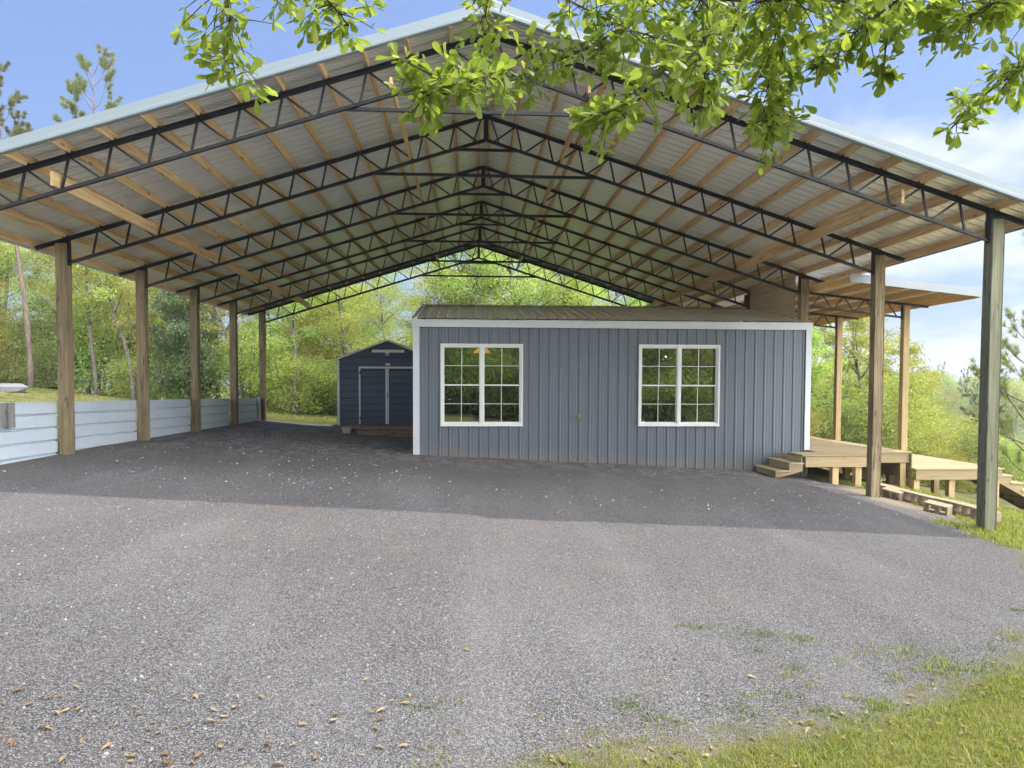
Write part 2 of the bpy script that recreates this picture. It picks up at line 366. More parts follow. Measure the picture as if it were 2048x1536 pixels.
# stones at two sizes
cell = g.vor(g.mp((1, 1, .2)), 105, out='Color'); dist = g.vor(g.mp((1, 1, .2)), 105)
cell2 = g.vor(g.mp((1, 1, .2)), 190, out='Color')
sepc = g.n.new('ShaderNodeSeparateColor'); g.l.new(cell, sepc.inputs[0]); sepc2 = g.n.new('ShaderNodeSeparateColor'); g.l.new(cell2, sepc2.inputs[0])
val = g.math('ADD', g.math('MULTIPLY', sepc.outputs[0], .65), g.math('MULTIPLY', sepc2.outputs[1], .35))
stone = g.ramp(val, [(.12, (.09, .084, .082)), (.38, (.18, .171, .166)), (.64, (.262, .251, .242)), (.90, (.45, .435, .42))])
stone = g.mix(g.ramp(dist, [(.40, 0.0), (.75, .75)]), stone, (.035, .03, .032))
stone = g.mix(g.ramp(nA, [(.50, 0.0), (.72, .22)]), stone, (.31, .23, .18))
trk = g.noise(g.mp((.8, .16, 1), (0, 0, .22)), 1.3, 5, .5, .4); stone = g.mix(g.ramp(trk, [(.50, 0.0), (.66, .12)]), stone, (.40, .39, .38)); stone = g.mix(g.ramp(trk, [(.30, .20), (.46, 0.0)]), stone, (.13, .12, .115))
packed = g.mix(g.ramp(nC, [(.35, 0.0), (.7, 1.0)]), (.19, .172, .165), (.33, .315, .31))
packed = g.mix(g.ramp(val, [(.66, 0.0), (.84, .7)]), packed, (.42, .41, .42))
nD = g.noise(g.mp((1, .6, 1)), 2.6, 6, .7, .5); packed = g.mix(g.ramp(nD, [(.40, .75), (.58, 0.0)]), packed, (.12, .098, .082))
packed = g.mix(g.ramp(nD, [(.56, 0.0), (.70, .5)]), packed, (.33, .31, .30))
sp = g.vor(g.mp((1, 1, .2)), 5.5); packed = g.mix(g.ramp(sp, [(.09, .95), (.13, 0.0)]), packed, (.66, .65, .63))
sp2 = g.vor(g.mp((1, 1, .2)), 11); packed = g.mix(g.ramp(sp2, [(.11, .9), (.16, 0.0)]), packed, (.52, .51, .50))
pk = g.ramp(g.math('ADD', g.attr('packed'), g.math('MULTIPLY_ADD', nA, .5, -.25)), [(.25, 0.0), (.75, .9)])
grav = g.mix(pk, stone, packed)
grav = g.mix(g.ramp(nB, [(.35, 0.0), (.65, .22)]), grav, (.10, .09, .095))
blade = g.noise(g.mp((1, 1, 1)), 45, 4, .7)
grs = g.ramp(g.math('ADD', g.math('MULTIPLY', nA, .55), g.math('MULTIPLY', blade, .45)), [(.30, (.075, .075, .03)), (.46, (.15, .155, .045)), (.58, (.24, .215, .09)), (.72, (.36, .29, .16))])
col = g.mix(mk, grs, grav)
col = g.mix(g.ramp(g.math('ADD', g.attr('dirt'), g.math('MULTIPLY_ADD', nC, .6, -.3)), [(.35, 0.0), (.6, .85)]), col, g.mix(val, (.26, .19, .12), (.50, .41, .28)))
hb = g.math('ADD', g.math('MULTIPLY', g.math('SUBTRACT', 1.0, dist), 1.0), g.math('MULTIPLY', sepc.outputs[0], .8))
hb = g.math('ADD', hb, g.math('MULTIPLY', blade, .8)); hb = g.math('ADD', hb, g.math('MULTIPLY', nC, 2.6))
M_ground = g.fin(col, .92, hb, .9, .012, spec=.15)
ground = tag(link('ground', gm, M_ground), 'grey gravel yard with grass beyond its edges', 'ground', kind='structure')
# lake
mb = MB(); mb.add([(12, 40, -7.15), (190, 40, -7.15), (190, 134, -7.15), (12, 134, -7.15)], [(0, 1, 2, 3)])
g = N('lake_water'); M_water = g.fin((.05, .09, .11), .12, g.noise(g.mp((.6, 2, 1)), 1, 4), .1, .05)
tag(mb.build('water', M_water), 'pale lake water beyond the trees', 'water', kind='structure')

# ---------------------------------------------------------------- ribbed sheet
def profile(length, x0=0.0, pitch=.2286, h=.019, minor=.004, cuts=()):
    pts = []; k = -1
    while True:
        b = x0+k*pitch
        if b-.05 > length: break
        for a, z in (((-.030, 0), (-.013, h), (.013, h), (.030, 0)) if h < .03 else ((-.028, 0), (-.020, h), (.020, h), (.028, 0)))+( (.066, 0), (.073, minor), (.083, minor), (.090, 0), (.138, 0), (.145, minor), (.155, minor), (.162, 0)):
            if 0 < b+a < length: pts.append((b+a, z))
        k += 1
    def at(u):
        xs = [p[0] for p in pts]; zs = [p[1] for p in pts]; return float(np.interp(u, xs, zs))
    for c in (0, length)+tuple(cuts): pts.append((c, at(c)))
    pts.sort(); return pts
def sheet(mb, o, u, v, n, L, Hh, x0=0.0, holes=(), **kw):
    """ribs run along v; holes = (u0,u1,v0,v1)"""
    o, u, v, n = Vector(o), Vector(u), Vector(v), Vector(n)
    cuts = [c for h_ in holes for c in h_[:2]]
    P = profile(L, x0, cuts=tuple(cuts), **kw)
    for (a, za), (b, zb) in zip(P[:-1], P[1:]):
        if b-a < 1e-6: continue
        spans = [(0, Hh)]; mid = (a+b)/2
        for (u0, u1, v0, v1) in holes:
            if u0 < mid < u1: spans = [(0, v0), (v1, Hh)]
        for s0, s1 in spans:
            mb.add([o+u*a+n*za+v*s0, o+u*b+n*zb+v*s0, o+u*b+n*zb+v*s1, o+u*a+n*za+v*s1], [(0, 1, 2, 3)])

# ================================================================ POLE BARN
XR, SL, HT = .28, .314, 4.94                   # ridge x, roof slope, top chord height at the ridge
Y0, BAY = 10.257, 3.048
XL_, XR_ = -7.31, 7.81                         # post centres
EL, ER = -8.06, 8.60                           # eave edges
YF, YB = 9.74, 25.62
chord = lambda x: HT-SL*abs(x-XR)
barn = thing('pole_barn', (XR, 16, -1.7), 'open pole barn with black steel roof trusses on timber posts', 'pole barn')
def post(x, y, ztop, mat, parent, wdt=.19, name='post', sink=.3):
    mb = MB(); h = wdt/2; zb = float(ground_z(x, y))-sink
    # slightly twisted timber built of rings
    n = 9; ring0 = []
    tw = random.uniform(-.03, .03); bx, by = random.uniform(-.012, .012), random.uniform(-.012, .012)
    for i in range(n):
        t = i/(n-1); z = zb+(ztop-zb)*t; a = tw*t
        for cx, cy in ((-1, -1), (1, -1), (1, 1), (-1, 1)):
            for (ex, ey) in (((.93, 1) if cx*cy > 0 else (1, .93)), ((1, .93) if cx*cy > 0 else (.93, 1))):
                px, py = cx*ex*h, cy*ey*h
                mb.v.append((x+px*math.cos(a)-py*math.sin(a)+bx*math.sin(3*t), y+px*math.sin(a)+py*math.cos(a)+by*math.sin(3*t), z))
    for i in range(n-1):
        for j in range(8):
            A = i*8+j; B = i*8+(j+1) % 8; mb.f.append((A, B, B+8, A+8))
    mb.f.append(tuple(range((n-1)*8, n*8)))
    return mb.build(name, mat, parent)
for k in range(6): post(XL_, Y0+k*BAY, 2.50, M_post, barn)
for k in range(6): post(XR_, Y0+k*BAY, 2.50 if k != 0 else 2.48, M_postg if k == 0 else M_post, barn)
# --- trusses (geometry about y = 0)
def lbar(mb, p, q, ht=.06, fl=.05, up=True):
    """steel angle: upright leg plus flange on its lower (up=False: upper) edge"""
    p, q = Vector(p), Vector(q); mb.bar(p, q, .007, ht)
    d = (q-p).normalized(); side = Vector((0, -1, 0)); u = Vector((0, -1, 0)).cross(d).normalized()
    if u.z < 0: u = -u
    o = u*(-(ht/2) if up else ht/2)-Vector((0, fl/2+.0037, 0)); mb.bar(p+o, q+o, fl, .006)
SEP = .42
def truss_at(y, first):
    root = bpy.data.objects.new('truss', None); return root
tr_root = bpy.data.objects.new('truss', None); COL.objects.link(tr_root); tr_root.parent = barn
tr_root.location = (0, Y0-16, 1.7)            # local frame: x world-XR, z world
def T(x, z): return (x-XR, 0, z)
for side in (-1, 1):
    xe = -7.79 if side < 0 else 8.32; xp = XL_+.125 if side < 0 else XR_-.125
    mb = MB(); lbar(mb, T(XR, HT), T(xe, chord(xe)), .06, .055, up=False)
    for x in [-6.105+.582*i for i in range(-2, 11)]+[5.483+.582*i for i in range(-8, 5)]:
        if (x-XR)*side > 0:
            for a in (-.04, .034): mb.box((x-XR+a, -.03, chord(x)+.02), (x-XR+a+.006, .03, chord(x)+.09))
    mb.build('top_chord', M_steel, tr_root, True)
    mb = MB(); lbar(mb, T(XR, HT-SEP), T(xp, chord(xp)-SEP), .066, .06); mb.build('bottom_chord', M_steel, tr_root, True)
mb = MB(); mbend = MB()
joints_l = [-6.105+.582*i for i in range(-3, 11)]; joints_r = [5.483+.582*i for i in range(-8, 6)]
for side, js in ((-1, joints_l), (1, joints_r)):
    for x in js:
        s_ = -side      # towards the ridge
        if abs(x-XR) < .3: continue
        xb = x-s_*.11
        if (side < 0 and xb > XL_+.13) or (side > 0 and xb < XR_-.13):
            mb.bar(T(x-s_*.02, chord(x)-.02), T(xb, chord(xb)-SEP+.02), .028, .028, (0, 1, 0))
        xb = x+s_*.40
        if abs(xb-XR) > .12 and (xb-XR)*side > 0 and abs(x-XR) < 7.0:
            mb.bar(T(x+s_*.03, chord(x)-.02), T(xb, chord(xb)-SEP+.02), .028, .028, (0, 1, 0))
    # purlin clips along the top chord
for side in (-1, 1): mb.bar(T(XR+side*.10, HT-.06), T(XR+side*.24, HT-SEP-.06), .026, .026, (0, 1, 0))
mb.build('web_bars', M_steel, tr_root, True)
mb = MB(); mb.box((-.045, -.006, HT-SEP-.03), (.045, .006, HT+.03)); mb.box((-.045, .008, HT-SEP-.03), (-.035, .05, HT+.03)); mb.box((.035, .008, HT-SEP-.03), (.045, .05, HT+.03))
for i in range(5):
    mb.tube([(0.0, -.013, HT-.05-i*.075), (0.0, -.007, HT-.05-i*.075)], .009, 6)
mb.build('king_post', M_steel, tr_root, True)
for half, nm in ((2.09, 'tie_bar'), (.60, 'tie_bar')):
    z = HT-SEP-SL*half; mb = MB(); lbar(mb, (-half, -.012, z), (half, -.012, z), .058, .05)
    mb.tube([(-half+.02, -.03, z+.01), (-half+.02, -.016, z+.01)], .013, 8); mb.tube([(half-.02, -.03, z+.01), (half-.02, -.016, z+.01)], .013, 8)
    mb.build(nm, M_steel, tr_root, True)
for side, xp in ((-1, XL_+.105), (1, XR_-.105)):
    mb = MB(); x = xp-XR; mb.box((x-.009, -.045, chord(xp)-SEP-.05), (x+.009, .045, 2.60)); 
    mb.box((x-side*-.0-.04 if side < 0 else x-.02, -.05, chord(xp)-.02-.06), (x+.02 if side < 0 else x+.04, -.043, chord(xp)-.02))
    xo = (XL_-XR, XR_-XR)[side > 0]; mb.box((xo-.11, -.05, 2.505), (xo+.11, .05, 2.53)); 
    mb.prism([(xo-.08, -.01, 2.53), (xo+.08, -.01, 2.53), (xo+.08, -.01, chord(XR+xo+.08)-.0), (xo-.08, -.01, chord(XR+xo-.08)-.0)], (0, .02, 0))
    mb.build('end_bracket', M_steel, tr_root, True)
for k in range(1, 6):
    c = copy_tree(tr_root, barn); c.location = (0, Y0+k*BAY-16, 1.7)
# --- purlins and braces
PB, PH = .045, .14
for x in [XR-.10, XR+.10]+joints_l+joints_r+[joints_r[-1]+.0]*0:
    if abs(x-XR) < .05 or x > ER-.1: continue
    mb = MB(); z0 = chord(x)+PB; sag = random.uniform(-.004, .004)
    mb.bbox((x-.019, YF+.03, z0+sag), (x+.019, YB-.03, z0+PH+sag)); mb.build('purlin', M_purlin, barn)
for x, hh in ((-5.68, .19), (-1.11, .14), (1.67, .14), (6.28, .19)):
    z0 = chord(x)-SEP+.036; mb = MB(); mb.bbox((x-.02, Y0-.16, z0), (x+.02, YB-.1, z0+hh)); mb.build('brace_beam', M_purlin, barn)
# --- roof sheets (ribs run down the slope)
cs = math.cos(math.atan(SL)); sn = math.sin(math.atan(SL)); ZRS = HT+PB+PH+.004
for side, xe in ((-1, EL), (1, ER)):
    mb = MB(); d = Vector((side*cs, 0, -sn)); ln = abs(xe-XR)/cs
    sheet(mb, (XR, YF+.02, ZRS), (0, 1, 0), d, (side*sn, 0, cs), YB-YF-.04, ln, x0=.11, h=.040, minor=.008)
    o = mb.build('roof_sheet', M_galv, barn); 
# ridge cap
mb = MB(); mb.prism([(XR, YF, ZRS+.045), (XR+.2, YF, ZRS+.045-.063), (XR+.2, YF, ZRS+.04-.063), (XR, YF, ZRS+.04), (XR-.2, YF, ZRS+.04-.063), (XR-.2, YF, ZRS+.045-.063)], (0, YB-YF, 0)); mb.build('ridge_cap', M_galv, barn)
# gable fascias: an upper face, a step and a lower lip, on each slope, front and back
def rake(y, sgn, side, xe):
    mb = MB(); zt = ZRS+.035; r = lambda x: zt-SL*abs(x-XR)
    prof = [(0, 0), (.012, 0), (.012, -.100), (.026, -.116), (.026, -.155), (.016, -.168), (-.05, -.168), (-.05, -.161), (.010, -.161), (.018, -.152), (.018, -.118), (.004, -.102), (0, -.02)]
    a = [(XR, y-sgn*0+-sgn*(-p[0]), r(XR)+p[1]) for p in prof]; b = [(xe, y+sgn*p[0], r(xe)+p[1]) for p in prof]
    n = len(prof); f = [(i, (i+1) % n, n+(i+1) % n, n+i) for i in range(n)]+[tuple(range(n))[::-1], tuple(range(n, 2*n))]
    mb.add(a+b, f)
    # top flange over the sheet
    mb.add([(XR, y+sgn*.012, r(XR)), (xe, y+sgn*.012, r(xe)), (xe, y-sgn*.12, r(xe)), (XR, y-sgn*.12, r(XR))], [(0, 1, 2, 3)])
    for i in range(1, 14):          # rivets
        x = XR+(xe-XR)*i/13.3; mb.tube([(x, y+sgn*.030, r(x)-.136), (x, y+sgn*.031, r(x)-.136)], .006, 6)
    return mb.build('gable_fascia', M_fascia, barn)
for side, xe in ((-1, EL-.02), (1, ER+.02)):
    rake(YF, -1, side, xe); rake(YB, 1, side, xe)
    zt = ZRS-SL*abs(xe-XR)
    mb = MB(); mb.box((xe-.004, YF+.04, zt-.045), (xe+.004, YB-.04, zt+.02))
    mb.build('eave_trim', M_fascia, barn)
# plywood closing the right side above the house roof
mb = MB(); mb.prism([(7.66, 16.50, 1.50), (7.66, 19.30, 2.08), (7.66, 19.30, 2.62), (7.66, 16.50, 2.62)], (.018, 0, 0)); mb.build('side_board', M_ply, barn)
mb = MB(); mb.box((7.60, 19.20, 2.10), (7.76, 19.29, 2.58)); mb.box((7.52, 19.18, 2.18), (7.60, 19.27, 2.50)); mb.build('junction_box', M_rust, barn)

# ================================================================ LOW WALL
lw = thing('low_wall', (-7.45, 15, -1.3), 'low pale metal panelled wall between the timber posts on the grass bank side', 'wall')
WX = -7.44
topz = lambda y: -.34-.0130*(y-13.2)
posts_y = [Y0+k*BAY for k in range(-1, 6)]
for i in range(len(posts_y)-1):
    a, b = posts_y[i]+.05, posts_y[i+1]-.05; mb = MB()
    n = 8
    prof = []; h = .235
    for r_ in range(6):
        zt = -r_*h
        prof += [(0, zt), (0, zt-.19), (-.05, zt-.206), (-.05, zt-.226), (0, zt-.232)]
    for j in range(len(prof)-1):
        (o0, z0), (o1, z1) = prof[j], prof[j+1]
        mb.add([(WX+o0, a, topz(a)+z0), (WX+o0, b, topz(b)+z0), (WX+o1, b, topz(b)+z1), (WX+o1, a, topz(a)+z1)], [(0, 1, 2, 3)])
    mb.build('wall_panel', M_lowwall, lw)
mb = MB()
for i in range(len(posts_y)-1):
    a, b = posts_y[i]+.05, posts_y[i+1]-.05
    mb.prism([(WX-.03, a, topz(a)), (WX+.012, a, topz(a)), (WX+.012, a, topz(a)+.012), (WX-.03, a, topz(a)+.012)], (0, b-a, topz(b)-topz(a)))
mb.build('wall_cap', M_white, lw)
mb = MB(); mb.box((WX-.02, 25.2, -1.7), (WX+.10, 25.34, topz(25.3)+.02)); mb.build('end_trim', M_white, lw)
mb = MB()
for i in range(5): mb.bbox((-7.40+.004*i, 10.95+.2*i, -.70+random.uniform(-.02, .02)), (-7.37+.004*i, 11.13+.2*i, -.315), .006)
mb.box((-7.43, 11.0, -.50), (-7.402, 11.9, -.44))
tag(mb.build('board_panel', M_grey), 'weathered grey ribbed board hung over the low pale wall', 'board')

# ================================================================ HOUSE
HX0, HX1, HY0, HY1 = -1.28, 7.90, 16.20, 22.6
house = thing('metal_cabin', ((HX0+HX1)/2, HY0, -1.9), 'slate blue metal cabin with two white windows under the barn roof', 'cabin')
W1 = (-.68, 1.19, -.93, .93); W2 = (3.86, 5.76, -.93, .94)
HB, HTOP = -2.35, 1.30
mb = MB()
sheet(mb, (HX0, HY0, HB), (1, 0, 0), (0, 0, 1), (0, -1, 0), HX1-HX0, HTOP-HB+.06, x0=.12, h=.021,
      holes=[(W[0]+.03-HX0, W[1]-.03-HX0, W[2]+.03-HB, W[3]-.03-HB) for W in (W1, W2)])
mb.build('front_wall', M_blue, house)
mb = MB(); sheet(mb, (HX0, HY1, HB), (0, -1, 0), (0, 0, 1), (-1, 0, 0), HY1-HY0, HTOP-HB+.05, x0=.1)
sheet(mb, (HX1, HY0, HB), (0, 1, 0), (0, 0, 1), (1, 0, 0), HY1-HY0, HTOP-HB+.05, x0=.1)
sheet(mb, (HX1, HY1, HB), (-1, 0, 0), (0, 0, 1), (0, 1, 0), HX1-HX0, HTOP-HB+.05, x0=.1)
RZ, RY = 2.13, 19.4
for x in (HX0+.002, HX1-.002): mb.add([(x, HY0, HTOP), (x, HY1, HTOP), (x, RY, RZ-.02)], [(0, 1, 2)])
mb.build('side_walls', M_blue, house)
# room behind the windows
mb = MB(); a = .12
for q in ([(HX0+a, HY0+a, -1.45), (HX1-a, HY0+a, -1.45), (HX1-a, HY1-a, -1.45), (HX0+a, HY1-a, -1.45)],
          [(HX0+a, HY0+a, 1.15), (HX1-a, HY0+a, 1.15), (HX1-a, HY1-a, 1.15), (HX0+a, HY1-a, 1.15)],
          [(HX0+a, HY0+a, -1.45), (HX0+a, HY1-a, -1.45), (HX0+a, HY1-a, 1.15), (HX0+a, HY0+a, 1.15)],
          [(HX1-a, HY0+a, -1.45), (HX1-a, HY1-a, -1.45), (HX1-a, HY1-a, 1.15), (HX1-a, HY0+a, 1.15)],
          [(HX0+a, 20.2, -1.45), (HX1-a, 20.2, -1.45), (HX1-a, 20.2, 1.15), (HX0+a, 20.2, 1.15)]):
    mb.add(q, [(0, 1, 2, 3)])
xs = [HX0+a, W1[0], W1[1], W2[0], W2[1], HX1-a]
for i in range(5):
    zz_ = [(-1.45, 1.15)] if i % 2 == 0 else [(-1.45, -.93), (.93, 1.15)]
    for z0, z1 in zz_: mb.add([(xs[i], HY0+a, z0), (xs[i+1], HY0+a, z0), (xs[i+1], HY0+a, z1), (xs[i], HY0+a, z1)], [(0, 1, 2, 3)])
mb.build('room_lining', M_room, house)
# trims
mb = MB(); mb.box((HX0-.02, HY0-.045, HB), (HX0+.125, HY0-.024, HTOP)); mb.box((HX0-.02, HY0-.024, HB), (HX0-.004, HY0+.1, HTOP))
mb.build('corner_trim', M_white, house)
mb = MB(); mb.box((HX1-.10, HY0-.045, -1.498), (HX1+.03, HY0-.024, HTOP)); mb.box((HX1+.014, HY0-.024, -1.498), (HX1+.03, HY0+.1, HTOP)); mb.build('corner_trim', M_white, house)
mb = MB(); mb.box((HX0-.05, HY0-.062, HTOP+.002), (HX1+.05, HY0-.03, HTOP+.155)); mb.box((HX0-.05, HY0-.075, HTOP+.155), (HX1+.05, HY0-.03, HTOP+.172))
mb.build('eave_trim', M_white, house)
th = math.atan((RZ-1.49)/(RY-HY0+.10)); 
for d_, o_ in (((0, math.cos(th), math.sin(th)), (HX0-.06, HY0-.10, 1.49)),):
    mb = MB(); sheet(mb, o_, (1, 0, 0), d_, (0, -math.sin(th), math.cos(th)), HX1-HX0+.10, (RY-HY0+.10)/math.cos(th), x0=.1, h=.022)
    sheet(mb, (HX0-.06, HY1+.1, 1.49), (1, 0, 0), (0, -math.cos(th), math.sin(th)), (0, math.sin(th), math.cos(th)), HX1-HX0+.10, (RY-HY0+.10)/math.cos(th), x0=.1, h=.022)
    mb.build('roof', M_bronze, house)
mb = MB(); mb.prism([(HX0-.07, RY, RZ+.05), (HX0-.07, RY+.13, RZ+.025), (HX0-.07, RY+.13, RZ+.018), (HX0-.07, RY, RZ+.035), (HX0-.07, RY-.13, RZ+.018), (HX0-.07, RY-.13, RZ+.025)], (HX1-HX0+.12, 0, 0)); mb.build('ridge_cap', M_bronze, house)
def window(W):
    x0, x1, z0, z1 = W; y = HY0
    mb = MB(); t = .036
    def frame(mb, x0, x1, z0, z1, t, ya, yb):
        mb.box((x0, ya, z0), (x1, yb, z0+t)); mb.box((x0, ya, z1-t), (x1, yb, z1)); mb.box((x0, ya, z0+t), (x0+t, yb, z1-t)); mb.box((x1-t, ya, z0+t), (x1, yb, z1-t))
    frame(mb, x0, x1, z0, z1, t, y-.055, y+.06)
    frame(mb, x0+t, x1-t, z0+t, z1-t, .026, y-.035, y+.055)
    xm = (x0+x1)/2; mb.box((xm-.038, y-.045, z0+t), (xm+.038, y+.05, z1-t))
    mb.box((x0-.01, y-.075, z0-.012), (x1+.01, y-.024, z0-.001))
    fr_ = mb.build('window', M_vinyl, house)
    zm = (z0+z1)/2
    for (a, b) in ((x0+t+.026, xm-.038), (xm+.038, x1-t-.026)):
        for up in (1, 0):
            lo, hi = (zm, z1-t-.026) if up else (z0+t+.026, zm); off = 0 if up else -.018
            mb = MB(); yy = y+.01+(-.0 if up else .02)
            frame(mb, a, b, lo+(-.02 if up else 0), hi+(0 if up else .01), .022, yy-.018, yy+.018)
            cx = (a+b)/2+(0 if up else -.01); cz = (lo+hi)/2
            mb.box((cx-.006, yy-.006, lo+.012), (cx+.006, yy+.002, hi-.02)); mb.box((a+.02, yy-.007, cz-.006), (b-.02, yy+.001, cz+.006))
            sh = mb.build('sash', M_vinyl, fr_)
            mb = MB(); mb.box((a+.02, yy+.004, lo), (b-.02, yy+.008, hi-.01)); mb.build('pane', M_glass, fr_)
window(W1); window(W2)
mb = MB(); mb.tube([(2.48, HY0-.03, -.72), (2.48, HY0-.10, -.72), (2.48, HY0-.13, -.76)], .014, 8); mb.tube([(2.48, HY0-.001-.025, -.72), (2.48, HY0-.03, -.72)], .05, 12)
mb.tube([(2.44, HY0-.09, -.68), (2.52, HY0-.09, -.68)], .008, 6); mb.build('faucet', M_brass, house)
mb = MB(); mb.tube([(.28, 17.6, 1.15), (.28, 17.6, .92)], .01, 6)
lamp = thing('pendant_lamp', (.28, 17.6, 1.15), 'lit orange glass pendant lamp seen through the left window', 'lamp')
mb.build('stem', M_dark, lamp)
mb = MB(); prof_ = [(.93, .03), (.91, .10), (.85, .18), (.79, .21)]
mb.tube([(.28, 17.6, z) for z, r in prof_], [r for z, r in prof_], 18); mb.build('lamp_shade', M_lamp, lamp, smooth=True)

# ================================================================ LEAN-TO
lean = thing('lean_to_roof', (9.4, 17, -1.5), 'small lean-to roof of new orange timber over the deck', 'lean-to')
lz = lambda x: 2.37-.103*(x-8.05)
LX1, LY0, LY1 = 10.97, 14.72, 23.2
for y in (Y0+2*BAY, Y0+3*BAY, Y0+4*BAY):
    mb = MB(); h = .075; x = 10.30; mb.bbox((x-h, y-h, -1.52), (x+h, y+h, lz(x)-.23), .008); mb.build('post', M_postn, lean)
    def cz(x): return lz(x)-.20
    tr = MB(); p0, p1 = (7.93, y, cz(7.93)), (10.86, y, cz(10.86)); lbar(tr, p0, p1, .05, .045, up=False)
    lbar(tr, (7.93, y, cz(7.93)-.31), (10.22, y, cz(10.22)-.31), .05, .045)
    t_ = tr.build('truss', M_steel, lean); mb = MB()
    x = 8.0
    while x < 10.1:
        mb.bar((x, y, cz(x)-.31), (x+.24, y, cz(x+.24)), .024, .024, (0, 1, 0)); mb.bar((x+.27, y, cz(x+.27)), (min(x+.50, 10.2), y, cz(x+.5)-.31), .024, .024, (0, 1, 0)); x += .53
    mb.box((10.205, y-.04, cz(10.2)-.36), (10.222, y+.04, cz(10.2)+.03)); mb.build('web_bars', M_steel, t_)
x = 8.10
while x < 10.95:
    mb = MB(); z = lz(x)-.025; mb.bbox((x-.019, LY0+.03, z-.14), (x+.019, LY1, z)); mb.build('joist', M_lean, lean); x += .585
mb = MB(); x = 10.93; z = lz(x)-.025; mb.bbox((x-.019, LY0+.03, z-.14), (x+.019, LY1, z)); mb.build('joist', M_lean, lean)
mb = MB(); d = Vector((1, 0, -.103)).normalized(); sheet(mb, (8.02, LY0, lz(8.02)-.015), (0, 1, 0), d, (0, 0, 1), LY1-LY0, (LX1-8.02)*1.005, x0=.1); mb.build('roof_sheet', M_galv, lean)
mb = MB()
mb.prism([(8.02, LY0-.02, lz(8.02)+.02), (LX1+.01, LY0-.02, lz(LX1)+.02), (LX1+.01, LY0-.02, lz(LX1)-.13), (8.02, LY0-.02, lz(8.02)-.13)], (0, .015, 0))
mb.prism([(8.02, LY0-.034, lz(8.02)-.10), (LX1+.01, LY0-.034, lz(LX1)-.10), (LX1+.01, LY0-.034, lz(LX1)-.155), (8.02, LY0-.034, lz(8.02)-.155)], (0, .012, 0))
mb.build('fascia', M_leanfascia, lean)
mb = MB(); mb.box((LX1, LY0, lz(LX1)-.13), (LX1+.012, LY1, lz(LX1)+.02)); mb.build('eave_trim', M_white, lean)

# ================================================================ DECK
deck = thing('timber_deck', (9.5, 17, -2.3), 'split level timber deck on short posts beside the blue cabin', 'deck')
def platform(x0, x1, y0, y1, z, nm, along='x'):
    mb = MB(); y = y0
    while y < y1-.01:      # boards run across
        e = min(y+.138, y1); mb.bbox((x0-.02, y, z-.035), (x1+.02, e, z+random.uniform(-.002, .002)), .005); y += .144
    mb.build(nm, M_deckx, deck)
platform(7.24, 9.02, 15.02, 15.73, -1.50, 'deck_boards')
platform(7.94, 10.12, 15.74, 23.4, -1.504, 'deck_boards')
platform(10.14, 12.22, 15.55, 21.5, -1.87, 'deck_boards')
def skirt(x0, x1, y0, y1, z, d=.22):
    mb = MB(); mb.box((x0, y0, z-d), (x1, y0+.038, z-.038)); mb.build('rim_board', M_deckx, deck)
    mb = MB(); mb.box((x1-.038, y0+.04, z-d), (x1, y1, z-.038)); mb.build('rim_board', M_decky, deck)
skirt(7.30, 9.00, 15.04, 15.72, -1.50, .27); skirt(9.02, 10.11, 15.76, 23.3, -1.50, .26); skirt(10.15, 12.20, 15.57, 21.4, -1.87, .26)
mb = MB(); mb.box((10.117, 15.70, -2.13), (10.137, 21.4, -1.545)); mb.build('riser_board', M_decky, deck)
for (x, y, zt) in ((8.00, 15.15, -1.77), (8.52, 15.15, -1.77), (8.93, 15.15, -1.77), (9.98, 15.86, -1.77), (10.21, 15.70, -2.14), (11.05, 15.70, -2.14), (12.12, 15.70, -2.14),
                   (8.3, 17.2, -1.77), (9.4, 17.2, -1.77), (10.05, 17.6, -1.77), (10.9, 17.8, -2.14), (12.12, 17.8, -2.14), (8.6, 19.4, -1.77), (9.9, 19.6, -1.77), (11.0, 20.6, -2.14), (12.1, 20.6, -2.14)):
    mb = MB(); zb = float(ground_z(x, y))-.15; mb.bbox((x-.07, y-.07, zb), (x+.07, y+.07, zt), .006); mb.build('leg', M_deckz, deck)
# steps down to the gravel, in front of the cabin wall
def stair(x0, z0, y0, y1, n, run, rise, sgn, cat=None):
    for i in range(n):
        xa = x0+sgn*run*i; xb = xa+sgn*run; z = z0-rise*(i+1)
        lo, hi = min(xa, xb), max(xa, xb); mb = MB(); mb.bbox((lo-.02, y0-.03, z-.036), (hi+.02, y1, z), .006); mb.build('tread', M_tread, deck)
        mb = MB(); xr = xb-sgn*.03; mb.box((min(xr, xr+sgn*.02), y0+.04, z-rise), (max(xr, xr+sgn*.02), y1, z-.038)); mb.build('riser_board', M_tread, deck)
    for y in (y0, y1-.045):
        mb = MB(); poly = [(x0, y, z0-.04)]
        for i in range(n):
            xa = x0+sgn*run*i; z = z0-rise*(i+1)-.038
            poly += [(xa, y, z), (xa+sgn*(run-.002), y, z)]
        xe_ = x0+sgn*run*n; zb_ = z0-rise*(n+1)+.02
        poly += [(xe_, y, zb_), (xe_-sgn*.10, y, zb_), (x0, y, z0-.36)]
        mb.prism(poly, (0, .04, 0)); mb.build('stringer', M_deckx, deck)
mb = MB(); mb.box((7.215, 15.06, -1.70), (7.235, 16.14, -1.54)); mb.build('riser_board', M_tread, deck)
stair(7.24, -1.50, 15.05, 16.14, 2, .30, .17, -1)
stair(12.24, -1.87, 15.70, 17.0, 6, .28, .175, 1)
mb = MB(); mb.bbox((10.9, 18.1, -2.62), (11.5, 18.14, -2.50)); mb.bbox((10.9, 18.1, -2.86), (11.5, 18.14, -2.76)); mb.bar((10.6, 18.05, -2.05), (11.8, 18.05, -2.75), .04, .2); mb.build('under_brace', M_deckx, deck)

